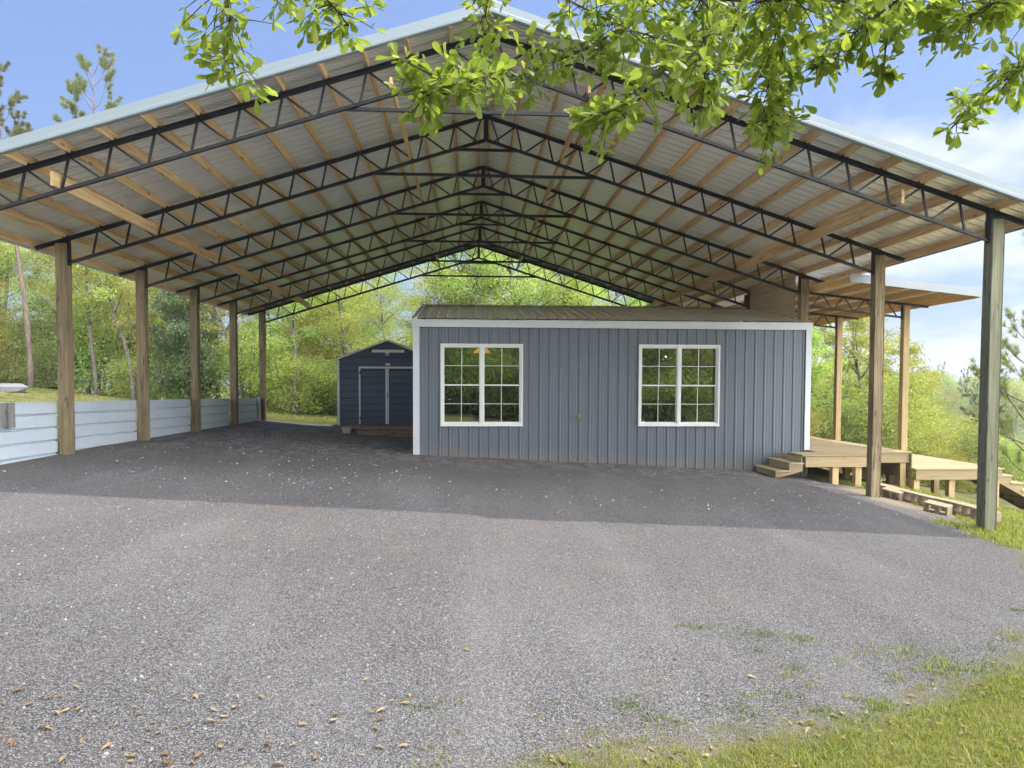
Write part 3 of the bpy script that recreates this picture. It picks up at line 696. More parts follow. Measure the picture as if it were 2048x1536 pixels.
# ---- concrete blocks on the slope
def block_mesh():
    mb = MB(); L, Hh, D = .39, .19, .19       # lying on its side, the two cells open towards the viewer
    t = .032
    mb.box((-L/2, 0, 0), (L/2, D, t)); mb.box((-L/2, 0, Hh-t), (L/2, D, Hh))
    for x in (-L/2, -t/2, L/2-t): mb.box((x, .001, t), (x+t, D-.001, Hh-t))
    return mb.mesh('concrete_block')
bmh = block_mesh(); bmh.materials.append(M_block)
P0_, P1_ = Vector((8.20, 13.95, 0)), Vector((8.62, 11.3, 0)); dv = (P1_-P0_).normalized(); nb = 7
ordn = ['topmost', 'second', 'third', 'fourth', 'fifth', 'sixth', 'lowest']
za, zb_ = float(ground_z(8.20, 13.95)), float(ground_z(8.62, 11.3)); rotz = math.atan2(dv.y, dv.x); tilt = math.atan2(za-zb_, (P1_-P0_).length)
for i in range(nb):
    p = P0_+dv*(.395*(i+.5)); o = link('concrete_block', bmh, M_block)
    f_ = .395*(i+.5)/(P1_-P0_).length; o.location = (p.x, p.y, za+(zb_-za)*f_+.0+random.uniform(-.008, .008)); o.rotation_euler = (random.uniform(-.04, .04), tilt, rotz+random.uniform(-.03, .03))
    tag(o, ordn[i]+' concrete block of the row running down the slope by the deck', 'concrete block', 'concrete blocks laid in a row on the slope')
for (x, y, rz, lab) in ((8.16, 13.30, -1.2, 'loose concrete block beside the foot of the second right post'), (8.08, 11.85, -1.0, 'loose tilted concrete block in front of the block row')):
    o = link('concrete_block', bmh, M_block); o.location = (x, y, float(ground_z(x, y))-.03); o.rotation_euler = (.15, .12, rz); tag(o, lab, 'concrete block')

# ================================================================ SHED
shed = thing('storage_shed', (-2.6, 22.5, -1.4), 'dark navy metal storage shed with white trimmed double doors', 'shed')
SX0, SX1, SY0, SY1 = -4.14, -1.06, 22.5, 27.0; SZB, SZE, SZR = -1.27, .77, 1.36; SXM = -2.6
roofz = lambda x: SZR-(SZR-SZE)*(abs(x-SXM)/(SXM-SX0))
mb = MB(); z = SZB; kk = 0
def hrow(mb, z0, z1, x0, x1, y, n=-1, d=.014):
    # one lap of horizontal siding: flat face with a rolled bead at its top
    pr = [(0, z0), (0, z1-.035), (d, z1-.026), (d, z1-.012), (0, z1)]
    for (a, za), (b, zb) in zip(pr[:-1], pr[1:]):
        def xr(zv):
            if zv <= SZE: return x0, x1
            k_ = (SZR-zv)/(SZR-SZE)*(SXM-SX0); return max(x0, SXM-k_), min(x1, SXM+k_)
        (l0, r0), (l1, r1) = xr(za), xr(zb)
        if r0-l0 < .01: continue
        mb.add([(l0, y+n*a, za), (r0, y+n*a, za), (r1, y+n*b, zb), (l1, y+n*b, zb)], [(0, 1, 2, 3)])
while z < SZR-.005:
    z1 = min(z+.212, SZR-.004); hrow(mb, z, z1, SX0, SX1, SY0); z = z1
mb.build('front_wall', M_navy, shed)
mb = MB(); z = SZB
while z < SZE-.01:
    z1 = min(z+.212, SZE)
    for x, n in ((SX0, -1), (SX1, 1)):
        for (a, za), (b, zb) in zip([(0, z), (0, z1-.035), (.014, z1-.026), (.014, z1-.012)], [(0, z1-.035), (.014, z1-.026), (.014, z1-.012), (0, z1)]):
            mb.add([(x+n*a, SY0, za), (x+n*a, SY1, za), (x+n*b, SY1, zb), (x+n*b, SY0, zb)], [(0, 1, 2, 3)])
    z = z1
mb.add([(SX0, SY1, SZB), (SX1, SY1, SZB), (SX1, SY1, SZE), (SXM, SY1, SZR), (SX0, SY1, SZE)], [(0, 1, 2, 3, 4)]); mb.build('side_walls', M_navy, shed)
mb = MB()
for s_ in (-1, 1):
    xe = SXM+s_*(SXM-SX0+.07); mb.prism([(SXM, SY0-.06, SZR+.045), (xe, SY0-.06, roofz(xe)+.045), (xe, SY0-.06, roofz(xe)+.015), (SXM, SY0-.06, SZR+.015)], (0, SY1-SY0+.12, 0))
mb.build('roof', M_navy, shed)
mb = MB()
for s_ in (-1, 1):
    xe = SXM+s_*(SXM-SX0+.075); mb.prism([(SXM, SY0-.078, SZR+.05), (xe, SY0-.078, roofz(xe)+.05), (xe, SY0-.078, roofz(xe)-.005), (SXM, SY0-.078, SZR-.005)], (0, .016, 0))
mb.build('gable_trim', M_white, shed)
for x in (SX0, SX1):
    mb = MB(); s_ = 1 if x == SX0 else -1; mb.box((min(x-s_*.022, x+s_*.05), SY0-.032, SZB), (max(x-s_*.022, x+s_*.05), SY0-.016, SZE)); mb.build('corner_trim', M_white, shed)
DX0, DX1, DZ1 = -3.44, -1.76, .50
mb = MB(); mb.box((DX0-.05, SY0-.045, SZB+.02), (DX0, SY0-.017, DZ1+.06)); mb.box((DX1, SY0-.045, SZB+.02), (DX1+.05, SY0-.017, DZ1+.06)); mb.box((DX0, SY0-.045, DZ1), (DX1, SY0-.017, DZ1+.06)); mb.build('door_frame', M_white, shed)
for a, b in ((DX0+.005, SXM-.004), (SXM+.004, DX1-.005)):
    mb = MB(); z = SZB+.03
    while z < DZ1-.01:
        z1 = min(z+.212, DZ1); 
        for (o0, za), (o1, zb) in zip([(0, z), (0, z1-.035), (.014, z1-.026), (.014, z1-.012)], [(0, z1-.035), (.014, z1-.026), (.014, z1-.012), (0, z1)]):
            mb.add([(a, SY0-.022-o0, za), (b, SY0-.022-o0, za), (b, SY0-.022-o1, zb), (a, SY0-.022-o1, zb)], [(0, 1, 2, 3)])
        z = z1
    dr = mb.build('door', M_navy, shed)
    mb = MB(); e = (b-.06, b) if a < -3 else (a, a+.035); mb.box((e[0], SY0-.052, SZB+.03), (e[1], SY0-.038, DZ1-.01)); mb.build('edge_trim', M_white, dr)
    if a < -3:
        for z in (DZ1-.13, SZB+.22):
            mb = MB(); mb.box((a-.045, SY0-.060, z-.02), (a+.07, SY0-.048, z+.02)); mb.box((a-.02, SY0-.062, z-.05), (a+.0, SY0-.049, z+.05)); mb.build('hinge', M_dark, dr)
    else:
        mb = MB(); mb.tube([(a+.0, SY0-.06, -.28), (a+.0, SY0-.09, -.28)], .018, 8); mb.box((a-.012, SY0-.092, -.40), (a+.012, SY0-.082, -.26)); mb.build('handle', M_dark, dr)
mb = MB(); mb.box((-3.08, SY0-.05, 1.00), (-2.08, SY0-.018, 1.085)); mb.box((-2.66, SY0-.09, .95), (-2.52, SY0-.052, 1.02)); mb.tube([(-2.59, SY0-.07, .97), (-2.59, SY0-.12, .90)], .03, 8); mb.build('light_bar', M_vinyl, shed)
mb = MB(); mb.bbox((-2.66, SY0-.035, .595), (-2.52, SY0-.018, .665), .005); mb.build('name_plate', M_white, shed)
mb = MB(); mb.box((SX0+.05, SY0+.02, SZB-.12), (SX1-.05, SY0+.06, SZB-.004)); 
for x in (SX0+.25, SX0+1.1, SX1-1.1, SX1-.35): mb.box((x, SY0+.061, SZB-.14), (x+.1, SY1, SZB-.004))
mb.build('skid_frame', M_step, shed)
st = thing('shed_step', (-2.6, 22.3, -1.45), 'two low brown wooden steps at the shed doors', 'step')
mb = MB(); mb.bbox((-3.46, 22.14, -1.305), (-1.72, 22.42, -1.268), .006); mb.build('tread', M_step, st)
mb = MB(); mb.bbox((-3.50, 21.86, -1.425), (-1.70, 22.13, -1.388), .006); mb.build('tread', M_step, st)
mb = MB(); mb.box((-3.44, 22.16, -1.60), (-1.74, 22.19, -1.308)); mb.build('riser', M_step, st)
mb = MB(); mb.box((-3.48, 21.88, -1.65), (-1.72, 21.91, -1.428)); mb.build('riser', M_step, st)
mb = MB(); x, y = -3.83, 22.25; zb = float(ground_z(x, y))
mb.add([(x-.10, y-.1, zb-.02), (x+.10, y-.1, zb-.02), (x+.10, y+.1, zb-.02), (x-.10, y+.1, zb-.02), (x-.15, y-.13, zb+.19), (x+.15, y-.13, zb+.19), (x+.15, y+.13, zb+.19), (x-.15, y+.13, zb+.19)], [(3, 2, 1, 0), (4, 5, 6, 7), (0, 1, 5, 4), (1, 2, 6, 5), (2, 3, 7, 6), (3, 0, 4, 7)])
tag(mb.build('concrete_footing', M_blockp), 'pale tapered concrete footing block left of the shed steps', 'footing block')
# flat grey stone on the bank
mb = MB(); r_ = random.Random(3); n = 12; c0 = (-18.2, 28.4); zb = float(ground_z(*c0))
ring = lambda rr, z: [(c0[0]+1.1*rr*math.cos(2*math.pi*i/n)*r_.uniform(.9, 1.1), c0[1]+.6*rr*math.sin(2*math.pi*i/n)*r_.uniform(.9, 1.1), z+r_.uniform(-.02, .02)) for i in range(n)]
rs = [ring(1, zb-.1), ring(1.03, zb+.10), ring(.9, zb+.20)]; mb.add([p for q in rs for p in q], [(k*n+i, k*n+(i+1) % n, (k+1)*n+(i+1) % n, (k+1)*n+i) for k in range(2) for i in range(n)]+[tuple(range(2*n, 3*n))])
tag(mb.build('flat_stone', paint('grey_stone', (.20, .20, .21), .9, .3)), 'flat pale grey stone on top of the grassy bank', 'stone')

# ================================================================ VEGETATION
def leaf_cloud(C, L, Wd, up=0.0, rng=RNG, var=None, droop=0.0):
    """diamond shaped leaves at points C (n,3): length L, width Wd"""
    n = len(C); d = rng.normal(size=(n, 3)); d[:, 2] += up; d /= np.linalg.norm(d, axis=1)[:, None]
    r = rng.normal(size=(n, 3)); s_ = np.cross(d, r); s_ /= np.linalg.norm(s_, axis=1)[:, None]
    L_ = (L*rng.uniform(.65, 1.3, n))[:, None]; W_ = (Wd*rng.uniform(.7, 1.25, n))[:, None]
    nrm = np.cross(d, s_)
    V = np.stack([C-d*L_*.5, C+s_*W_*.5+nrm*L_*.06, C+d*L_*.5, C-s_*W_*.5+nrm*L_*.06], 1).reshape(-1, 3)
    F = np.arange(4*n).reshape(-1, 4); v = np.repeat(var if var is not None else rng.uniform(0, 1, n), 4)
    return V, F, v
def branches_mesh(paths, name, mat):
    mb = MB()
    for pts, rad, n in paths: mb.tube(pts, rad, n)
    m = mb.mesh(name, True); m.materials.append(mat); return m
def leafmesh(name, V, F, v, mat, tri=False):
    m = npmesh(name, V, None if tri else F, F if tri else None); addattr(m, 'var', v); m.materials.append(mat); return m
def curve_pts(p, az, el, L, n, bend, rg):
    pts = [np.array(p, float)]; a, e = az, el
    for i in range(n):
        a += rg.normal()*.16; e += bend/n+rg.normal()*.10
        d = np.array([math.cos(e)*math.cos(a), math.cos(e)*math.sin(a), math.sin(e)])
        pts.append(pts[-1]+d*L/n)
    return pts
def decid(seed, H, R, base, nl, per, leaf, mat, bk=None, stems=1, cl=.45, dens=1.0, flat=.6):
    rg = np.random.default_rng(seed); paths = []; C = []; cv = []
    for st_ in range(stems):
        az0 = rg.uniform(0, 6.28); lean_ = 0.04 if stems == 1 else rg.uniform(.15, .45)
        hh = H*(1 if stems == 1 else rg.uniform(.7, 1))
        trunk = curve_pts((rg.normal()*.1*(stems > 1), rg.normal()*.1*(stems > 1), -.4), az0, math.pi/2-lean_, hh*.95, 9, 0, rg)
        r0 = .011*H+.03; r0 = r0 if stems == 1 else r0*.5
        rad = [r0*(1-i/9.6)**.9+.008 for i in range(10)]; paths.append((trunk, rad, 8))
        T_ = np.array(trunk)
        for i in range(nl):
            t = base+(1-base)*(i+rg.uniform(0, .9))/nl; k = min(t*9, 8.99); p = T_[int(k)]*(1-k % 1)+T_[int(k)+1]*(k % 1)
            prof_ = math.sin(math.pi*min(1, ((t-base)/(1-base))*.78+.2))**.8
            Lb = R*prof_*rg.uniform(.7, 1.15)/(1 if stems == 1 else 1.6); az = i*2.4+rg.uniform(-.5, .5)
            pts = curve_pts(p, az, rg.uniform(.15, .75)+.5*t, Lb, 5, -.25, rg); rb = rad[int(k)]*.45+.006
            paths.append((pts, [rb*(1-j/5.6)+.004 for j in range(6)], 5)); Pp = np.array(pts)
            ns = max(2, int(Lb*2.6))
            for j in range(ns):
                q = rg.uniform(.3, 1)*5; q = min(q, 4.99); pq = Pp[int(q)]*(1-q % 1)+Pp[int(q)+1]*(q % 1)
                sub = curve_pts(pq, az+rg.uniform(-1.3, 1.3), rg.uniform(-.25, .8), rg.uniform(.3, .9)*cl*2, 3, -.2, rg)
                if j % 2 == 0: paths.append((sub, [.010, .008, .006, .004], 4))
                C.append(sub[-1]); cv.append(rg.uniform(0, 1)); C.append(sub[1]); cv.append(rg.uniform(0, 1))
    C = np.array(C); cv = np.array(cv); n = int(per*dens)
    cc = np.repeat(C, n, 0); off = rg.normal(size=cc.shape)*np.array([cl, cl, cl*flat])*.62
    P = cc+off; keep = P[:, 2] > .05; P = P[keep]
    v = np.clip(np.repeat(cv, n)[keep]*.6+rg.uniform(0, .4, len(P)), 0, 1)
    V, F, vv = leaf_cloud(P, leaf, leaf*.55, .1, rg, v)
    return branches_mesh(paths, 'trunk', bk or M_barkg), leafmesh('crown', V, F, vv, mat)
def pine(seed, H, base, nl, R, tl=.24, per=84, wd=.022, up=.5, mat=None):
    rg = np.random.default_rng(seed); trunk = curve_pts((0, 0, -.4), rg.uniform(0, 6), math.pi/2-.03, H, 10, 0, rg)
    trunk = [np.array([p[0]*.4, p[1]*.4, p[2]]) for p in trunk]
    rad = [(.0085*H+.02)*(1-i/10.6)+.01 for i in range(11)]; paths = [(trunk, rad, 8)]; T_ = np.array(trunk); C = []; D = []
    for i in range(nl):
        t = base+(1-base)*(i+rg.uniform(0, .8))/nl; k = min(t*10, 9.99); p = T_[int(k)]*(1-k % 1)+T_[int(k)+1]*(k % 1)
        u = (t-base)/(1-base); Lb = R*(1-u*.72)*rg.uniform(.6, 1.1)*(.55+.45*min(1, u*5)); az = i*2.4+rg.uniform(-.6, .6)
        pts = curve_pts(p, az, .35+.5*u+rg.uniform(-.2, .2), Lb, 5, .55, rg)
        paths.append((pts, [(.03*(1-u*.5))*(1-j/5.8)+.005 for j in range(6)], 5)); Pp = np.array(pts)
        for j in range(max(3, int(Lb*4.2))):
            q = min(rg.uniform(.35, 1)**.7*5, 4.99); pq = Pp[int(q)]*(1-q % 1)+Pp[int(q)+1]*(q % 1)
            sub = curve_pts(pq, az+rg.uniform(-1.2, 1.2), rg.uniform(.3, 1.2), rg.uniform(.25, .7), 3, .3, rg); paths.append((sub, [.008, .007, .006, .005], 3))
            for m_ in (3, 2): C.append(sub[m_]); D.append(sub[3]-sub[2])
    C = np.array(C); D = np.array(D); D /= np.linalg.norm(D, axis=1)[:, None]; n = len(C)
    cc = np.repeat(C, per, 0); dd = np.repeat(D, per, 0)*.75+RNG.normal(size=(n*per, 3))*.55; dd[:, 2] += up*.4; dd /= np.linalg.norm(dd, axis=1)[:, None]
    s_ = np.cross(dd, rg.normal(size=dd.shape)); s_ /= np.linalg.norm(s_, axis=1)[:, None]; Ln = (tl*rg.uniform(.7, 1.25, len(dd)))[:, None]
    cc = cc+rg.normal(size=cc.shape)*.02; V = np.stack([cc-s_*wd/2, cc+s_*wd/2, cc+dd*Ln], 1).reshape(-1, 3)
    v = np.repeat(np.clip(np.repeat(rg.uniform(0, 1, n), per)*.6+rg.uniform(0, .4, len(cc)), 0, 1), 3)
    return branches_mesh(paths, 'trunk', M_barkp), leafmesh('crown', V, np.arange(len(V)).reshape(-1, 3), v, mat or M_needle, True)
PLANTS = []
def plant(kind, meshes, x, y, sc, label, group, cat='tree', rz=None, zs=1.0, dz=0):
    t = thing(kind, (x, y, float(ground_z(x, y))+dz), label, cat, group)
    a = link('trunk' if cat != 'bush' else 'stem', meshes[0], None, t, True); b = link('crown' if cat != 'bush' else 'foliage', meshes[1], None, t, True)
    PLANTS.append((t, kind, group)) if group else None
    t.rotation_euler.z = random.uniform(0, 6.28) if rz is None else rz; t.scale = (sc, sc, sc*zs); return t
DEC = [decid(11, 10, 2.9, .16, 26, 50, .13, M_leafA, cl=.55), decid(12, 11, 2.6, .20, 26, 46, .13, M_leafA, cl=.55), decid(13, 9.5, 2.8, .14, 25, 52, .13, M_leafB, cl=.52), decid(14, 12, 2.7, .24, 26, 42, .13, M_leafA, cl=.58)]
MAG = decid(15, 7.5, 2.2, .10, 26, 60, .15, M_leafC, cl=.42)
HIGH = [decid(25, 10, 2.3, .42, 16, 50, .13, M_leafA, cl=.5), decid(26, 9, 2.2, .45, 15, 52, .13, M_leafA, cl=.5)]
THIN = [decid(21, 8, 2.3, .30, 15, 60, .13, M_leafA, cl=.35), decid(22, 9, 2.5, .35, 15, 55, .13, M_leafA, cl=.35)]
BUSH = [decid(31, 3.6, 2.2, .05, 10, 50, .12, M_leafA, stems=4, cl=.50, flat=.9), decid(32, 3.2, 2.1, .05, 10, 52, .12, M_leafB, stems=4, cl=.50, flat=.9), decid(33, 4.6, 2.2, .05, 11, 48, .12, M_leafA, stems=4, cl=.52, flat=.9)]
PINE = [pine(41, 17, .58, 26, 3.5), pine(42, 15.5, .5, 24, 3.3), pine(43, 14, .35, 26, 3.2)]
NEARPINE = pine(44, 9, .12, 40, 3.3, .24, 44, .012, mat=M_needle2)
random.seed(5)
GB = 'trees along the wood behind the barn'
# undergrowth wall
i = 0
for x in np.arange(-27, 10, 2.1):
    y = 31.6+random.uniform(-.7, .9)+max(0, -x-9)*.18; plant('bush', BUSH[i % 3], x+random.uniform(-.5, .5), y, random.uniform(.7, 1.05), 'leafy yellow-green bush at the foot of the wood behind the barn', 'bushes at the edge of the wood', 'bush'); i += 1
for x in np.arange(-29, 12, 3.1):
    y = 34.4+random.uniform(-.8, .8)+max(0, -x-9)*.1; plant('bush', BUSH[(i+1) % 3], x+random.uniform(-.7, .7), y, random.uniform(1.1, 1.45), 'leafy yellow-green bush at the foot of the wood behind the barn', 'bushes at the edge of the wood', 'bush'); i += 1
for k, (x, y, s_) in enumerate([(-25, 34.5, .85), (-22, 33.6, .72), (-19.6, 34.8, .8), (-17.2, 33, .70), (-14.3, 34.5, .78), (-11.6, 33.2, .66), (-9.6, 35.5, .66), (-4.2, 34.6, .66), (-5.6, 37.5, .72), (-8.8, 39, .75), (-1.0, 35, .95), (2.6, 34.6, 1.05), (6.0, 36, .95), (9.2, 35, .9), (12.6, 37.5, .85),
                               (-23, 41, 1.0), (-19.5, 43, .9), (-15.8, 41, .85), (-12, 42.5, .85), (-6.8, 43.5, .85), (-2.4, 41.5, 1.0), (.8, 42.5, 1.15), (4.2, 41, 1.1), (7.8, 43, 1.1), (11.5, 42, 1.0),
                               (-28, 44, 1.0), (-30, 37, .9), (-9.5, 46, .85), (15.5, 44, .9)]):
    plant('leafy_tree', DEC[k % 4], x, y, s_, 'leafy spring green tree in the wood behind the barn', GB)
plant('leafy_tree', MAG, -12.1, 31.0, .78, 'dark glossy-leaved tree between the third and fourth left posts', None)
plant('leafy_tree', HIGH[0], -7.35, 30.2, .78, 'leafy tree with a bare dark trunk just right of the last left post', None)
plant('leafy_tree', THIN[1], -5.6, 34.5, .95, 'thin open tree rising behind the left half of the navy shed', None)
for k, (x, y, s_, pm) in enumerate([(-18.2, 30.6, .78, 0), (-18.8, 37, 1.08, 1), (-24.2, 38, .98, 2), (-16.5, 40, .70, 1), (-1.5, 47, .72, 1), (7.5, 47.5, .78, 0), (3, 48, .7, 2)]):
    lab = ['tall pine with bare lower trunk above the left roof edge', 'tall pine with clumped top left of the roof slope, second from the left', 'tall pine cut by the left edge of the view'][k] if k < 3 else 'distant pine crown showing among the leafy trees'
    plant('pine_tree', PINE[pm], x, y, s_, lab, None if k < 3 else 'distant pines in the wood', rz=(3.6, 1.0, 2.0)[k] if k < 3 else None)
for k, (x, y, s_) in enumerate([(-14.4, 31.4, .8), (-9.9, 31.2, .72), (-5.2, 31.8, .8), (1.5, 32.6, 1.0), (5.5, 33.0, 1.0), (-21.5, 32.0, .85), (-16.2, 31.8, .8)]):
    plant('slim_tree', HIGH[(k+1) % 2], x, y, s_, 'slim tree with a bare lower trunk', 'slim trees at the edge of the wood')
# right side, falling away to the lake
GR = 'young trees on the slope right of the deck'
for k, (x, y, s_, m_) in enumerate([(13.6, 27.5, .72, THIN[0]), (16.2, 28.5, .92, THIN[1]), (19.0, 30, .80, THIN[0]), (12.2, 31.5, .95, THIN[1]), (15.0, 34, 1.0, THIN[0]), (18.2, 35.5, .9, DEC[1]), (21.8, 35, .68, THIN[1]), (24.5, 37, .62, THIN[0]), (13, 40, .95, DEC[2]), (17, 42, .85, DEC[0])]):
    plant('young_tree', m_, x, y, s_, 'young light green tree on the slope behind the deck', GR)
for k, (x, y, s_) in enumerate([(11.8, 26, .8), (13.8, 25.6, .85), (15.8, 26.2, .95), (17.7, 26.5, .8), (19.4, 27.5, .8), (21.2, 28.2, .7), (22.8, 29.2, .65), (14.8, 29.5, 1.1), (17.4, 30, 1.1), (20.2, 31.5, 1.0), (23.2, 32.5, .9), (12.6, 28.8, 1.1), (25.5, 34.5, .85),(18.4,24.0,.5),(20.4,25,.5),(16.6,23.6,.45)]):
    plant('bush', BUSH[k % 3], x, y, s_, 'bright leafy bush on the slope behind the deck', 'bushes behind the deck', 'bush')
plant('pine_tree', NEARPINE, 17.6, 20.6, 1.0, 'pine with drooping feathery branches at the right edge of the view', None, rz=2.2)
plant('pine_tree', PINE[2], 30.5, 41, .56, 'dark pine standing alone near the lake', None)
for k, (x, y, s_) in enumerate([(27, 38, 1.0), (30, 44, 1.1), (34, 46, 1.1), (26, 46, 1.2), (29, 52, 1.3), (36, 50, 1.0), (23, 50, 1.2)]):
    plant('bush', BUSH[(k+1) % 3], x, y, s_, 'bushy green shrub on the lake bank', 'shrubs on the lake bank', 'bush')
# far shore woods
for k in range(72):
    y = 124+(k % 6)*17+random.uniform(-6, 6); x = (.42+.0058*k+random.uniform(-.012, .012))*y
    plant('far_tree', (DEC[:1]+BUSH+[PINE[2]])[k % 5], x, y, (1.0, 2.6, 2.6, 2.2, .85)[k % 5]*random.uniform(.8, 1.15), 'small distant tree on the far side of the lake', 'trees on the far shore')
# trees behind the camera, mirrored in the cabin windows
for k, (x, y, s_) in enumerate([(-10, -10, 1.3), (-6, -13, 1.5), (-2, -10, 1.3), (2.0, -13, 1.5), (6, -9.5, 1.3), (10, -13, 1.5), (14, -10, 1.3), (19, -12, 1.4), (-15, -9, 1.3), (-8, -16, 1.6), (-4, -17, 1.6), (0, -16, 1.6), (4, -17, 1.6), (8, -16, 1.6), (12, -17, 1.6), (-12, -14, 1.5)]):
    plant('leafy_tree', DEC[(k+2) % 4], x, y, s_, 'leafy tree mirrored in the cabin windows', 'trees mirrored in the cabin windows')
for k, (x, y) in enumerate([(-6, -8.5), (-3, -9), (0, -8.5), (3, -9), (6, -8.5), (9, -9), (12, -8.5), (-9, -9), (15, -9), (-7.5, -11), (-4.5, -11.5), (-1.5, -11), (1.5, -11.5), (4.5, -11), (7.5, -11.5), (10.5, -11), (13.5, -11.5)]):
    plant('bush', BUSH[k % 3], x, y, 1.5, 'leafy bush mirrored in the cabin windows', 'bushes mirrored in the cabin windows', 'bush')

for k, x in enumerate((-12, -7, -2, 3, 8, 13, 18, 23)):
    plant('bush', BUSH[k % 3], x, -20, 3.4, 'tall leafy thicket mirrored in the cabin windows', 'bushes mirrored in the cabin windows', 'bush')

# ---- the oak overhead
SPRAYS = [
   ( [(-0.61, 1.81, 1.01), (-0.6, 1.83, 0.88), (-0.65, 2.01, 0.84), (-0.62, 1.94, 0.75)] , 0.13 , 95 ),
   ( [(-0.41, 1.87, 1.07), (-0.36, 1.73, 0.88), (-0.31, 1.86, 0.86)] , 0.12 , 75 ),
   ( [(-0.47, 1.82, 1.02), (-0.42, 1.68, 0.86), (-0.47, 1.81, 0.9)] , 0.06 , 24 ),
   ( [(-0.12, 2.11, 1.2), (-0.1, 1.94, 1.02)] , 0.02 , 3 ),
   ( [(0.5, 1.83, 0.94), (0.33, 2.0, 0.89), (0.14, 2.05, 0.83), (-0.02, 1.87, 0.73), (-0.13, 1.87, 0.7)] , 0.11 , 230 ),
   ( [(-0.06, 1.92, 0.75), (-0.14, 1.78, 0.73), (-0.19, 1.91, 0.81)] , 0.03 , 14 ),
   ( [(0.11, 2.01, 1.15), (0.05, 2.03, 1.04), (0.03, 2.21, 1.01), (0.03, 2.14, 0.89)] , 0.08 , 75 ),
   ( [(0.7, 1.78, 1.04), (0.65, 1.95, 0.95), (0.56, 2.0, 0.85), (0.41, 1.82, 0.68), (0.33, 1.82, 0.62)] , 0.12 , 190 ),
   ( [(0.95, 1.91, 1.12), (0.84, 1.93, 0.95), (0.88, 2.11, 0.88), (0.87, 2.04, 0.7)] , 0.13 , 230 ),
   ( [(0.61, 1.82, 0.91), (0.54, 1.68, 0.72), (0.62, 1.81, 0.67)] , 0.1 , 110 ),
   ( [(0.17, 1.82, 1.02), (0.49, 1.97, 1.03), (0.73, 1.85, 0.95), (0.93, 1.73, 0.91), (1.29, 1.88, 1.01), (1.58, 1.96, 1.05)] , 0.15 , 430 ),
   ( [(0.23, 2.11, 1.1), (0.46, 2.13, 1.01), (0.74, 2.31, 1.04), (0.96, 2.24, 1.02)] , 0.12 , 230 ),
   ( [(1.31, 1.91, 1.11), (1.13, 1.93, 0.98), (1.11, 2.11, 0.98), (1.0, 2.04, 0.87)] , 0.12 , 190 ),
   ( [(1.29, 2.12, 1.11), (1.17, 1.98, 0.91), (1.24, 2.11, 0.87)] , 0.06 , 50 ),
   ( [(1.63, 1.91, 0.9), (1.51, 1.93, 0.82), (1.55, 2.11, 0.83), (1.41, 2.04, 0.71)] , 0.08 , 100 ),
   ( [(1.63, 1.92, 1.03), (1.33, 1.78, 0.93), (1.29, 1.91, 0.92)] , 0.12 , 130 ),
]
TUFTS = [(1.78, 5.36, 0.07, 60), (2.17, 5.23, 0.1, 90), (2.27, 5.25, 0.05, 50), (2.5, 5.15, 0.08, 90), (2.06, 4.91, 0.05, 40), (2.19, 4.64, 0.05, 50), (1.65, 5.36, 0.04, 20), (0.9, 3.97, 0.06, 80), (-0.28, 3.76, 0.07, 60), (4.92, 6.06, 0.04, 40), (1.15, 4.31, 0.03, 12), (1.45, 4.76, 0.03, 14), (1.4, 4.32, 0.04, 20), (2.28, 3.91, 0.1, 160), (2.48, 4.09, 0.09, 120), (3.29, 4.95, 0.12, 90), (3.39, 4.67, 0.12, 120), (3.19, 4.63, 0.1, 80), (3.9, 5.02, 0.12, 100), (3.24, 4.27, 0.14, 150), (2.86, 4.01, 0.1, 80), (3.7, 4.65, 0.12, 120), (-3.26, 6.39, 0.02, 6), (-2.74, 16.62, 0.05, 10), (2.15, 5.93, 0.03, 10), (2.05, 3.99, 0.05, 50), (1.9, 4.19, 0.06, 60), (1.56, 3.95, 0.08, 80), (0.99, 3.8, 0.06, 40), (-0.08, 3.83, 0.05, 30)]
FAR = [(7.37, 10.44, 0.25, 200), (7.53, 10.33, 0.2, 150), (7.51, 9.98, 0.2, 120), (7.39, 9.57, 0.3, 260), (7.41, 9.36, 0.2, 150), (7.22, 8.95, 0.2, 160), (7.43, 10.7, 0.15, 80)]

rg = np.random.default_rng(77)
oak = thing('oak_tree', (3.4, -2.6, float(ground_z(3.4, -2.6))), 'oak with bright rounded leaves hanging across the top of the view', 'tree')
limb = [np.array(p) for p in ((3.4, -2.6, -2.0), (3.35, -2.55, -.6), (3.2, -2.3, 1.0), (2.8, -1.5, 2.2), (2.2, -.2, 2.5), (1.5, 1.1, 2.2), (.8, 1.9, 1.75), (.0, 2.3, 1.6), (-.7, 2.2, 1.4))]
mb = MB(); mb.tube(limb[:4], [.26, .22, .18, .13], 12); mb.build('trunk', M_barkg, oak, smooth=True)
mb = MB(); mb.tube(limb[3:], [.12, .085, .06, .045, .03, .015], 10)
l2 = [np.array(p) for p in ((2.2, -.2, 2.5), (2.1, 1.2, 2.0), (1.9, 1.9, 1.5), (1.75, 2.1, 1.2))]; mb.tube(l2, [.07, .05, .03, .015], 8)
mb.tube([(2.8, -1.5, 2.2), (2.6, -3.0, 4.0), (2.0, -5, 6.5)], [.12, .08, .03], 8); mb.tube([(3.3, -2.45, .6), (4.6, -3.6, 3.2), (5.5, -5, 5)], [.1, .06, .02], 8)
LV = []; LVv = []
prof_l = [(0, .018), (.12, .035), (.30, .10), (.50, .165), (.70, .225), (.86, .215), (.96, .12), (1.0, .03)]
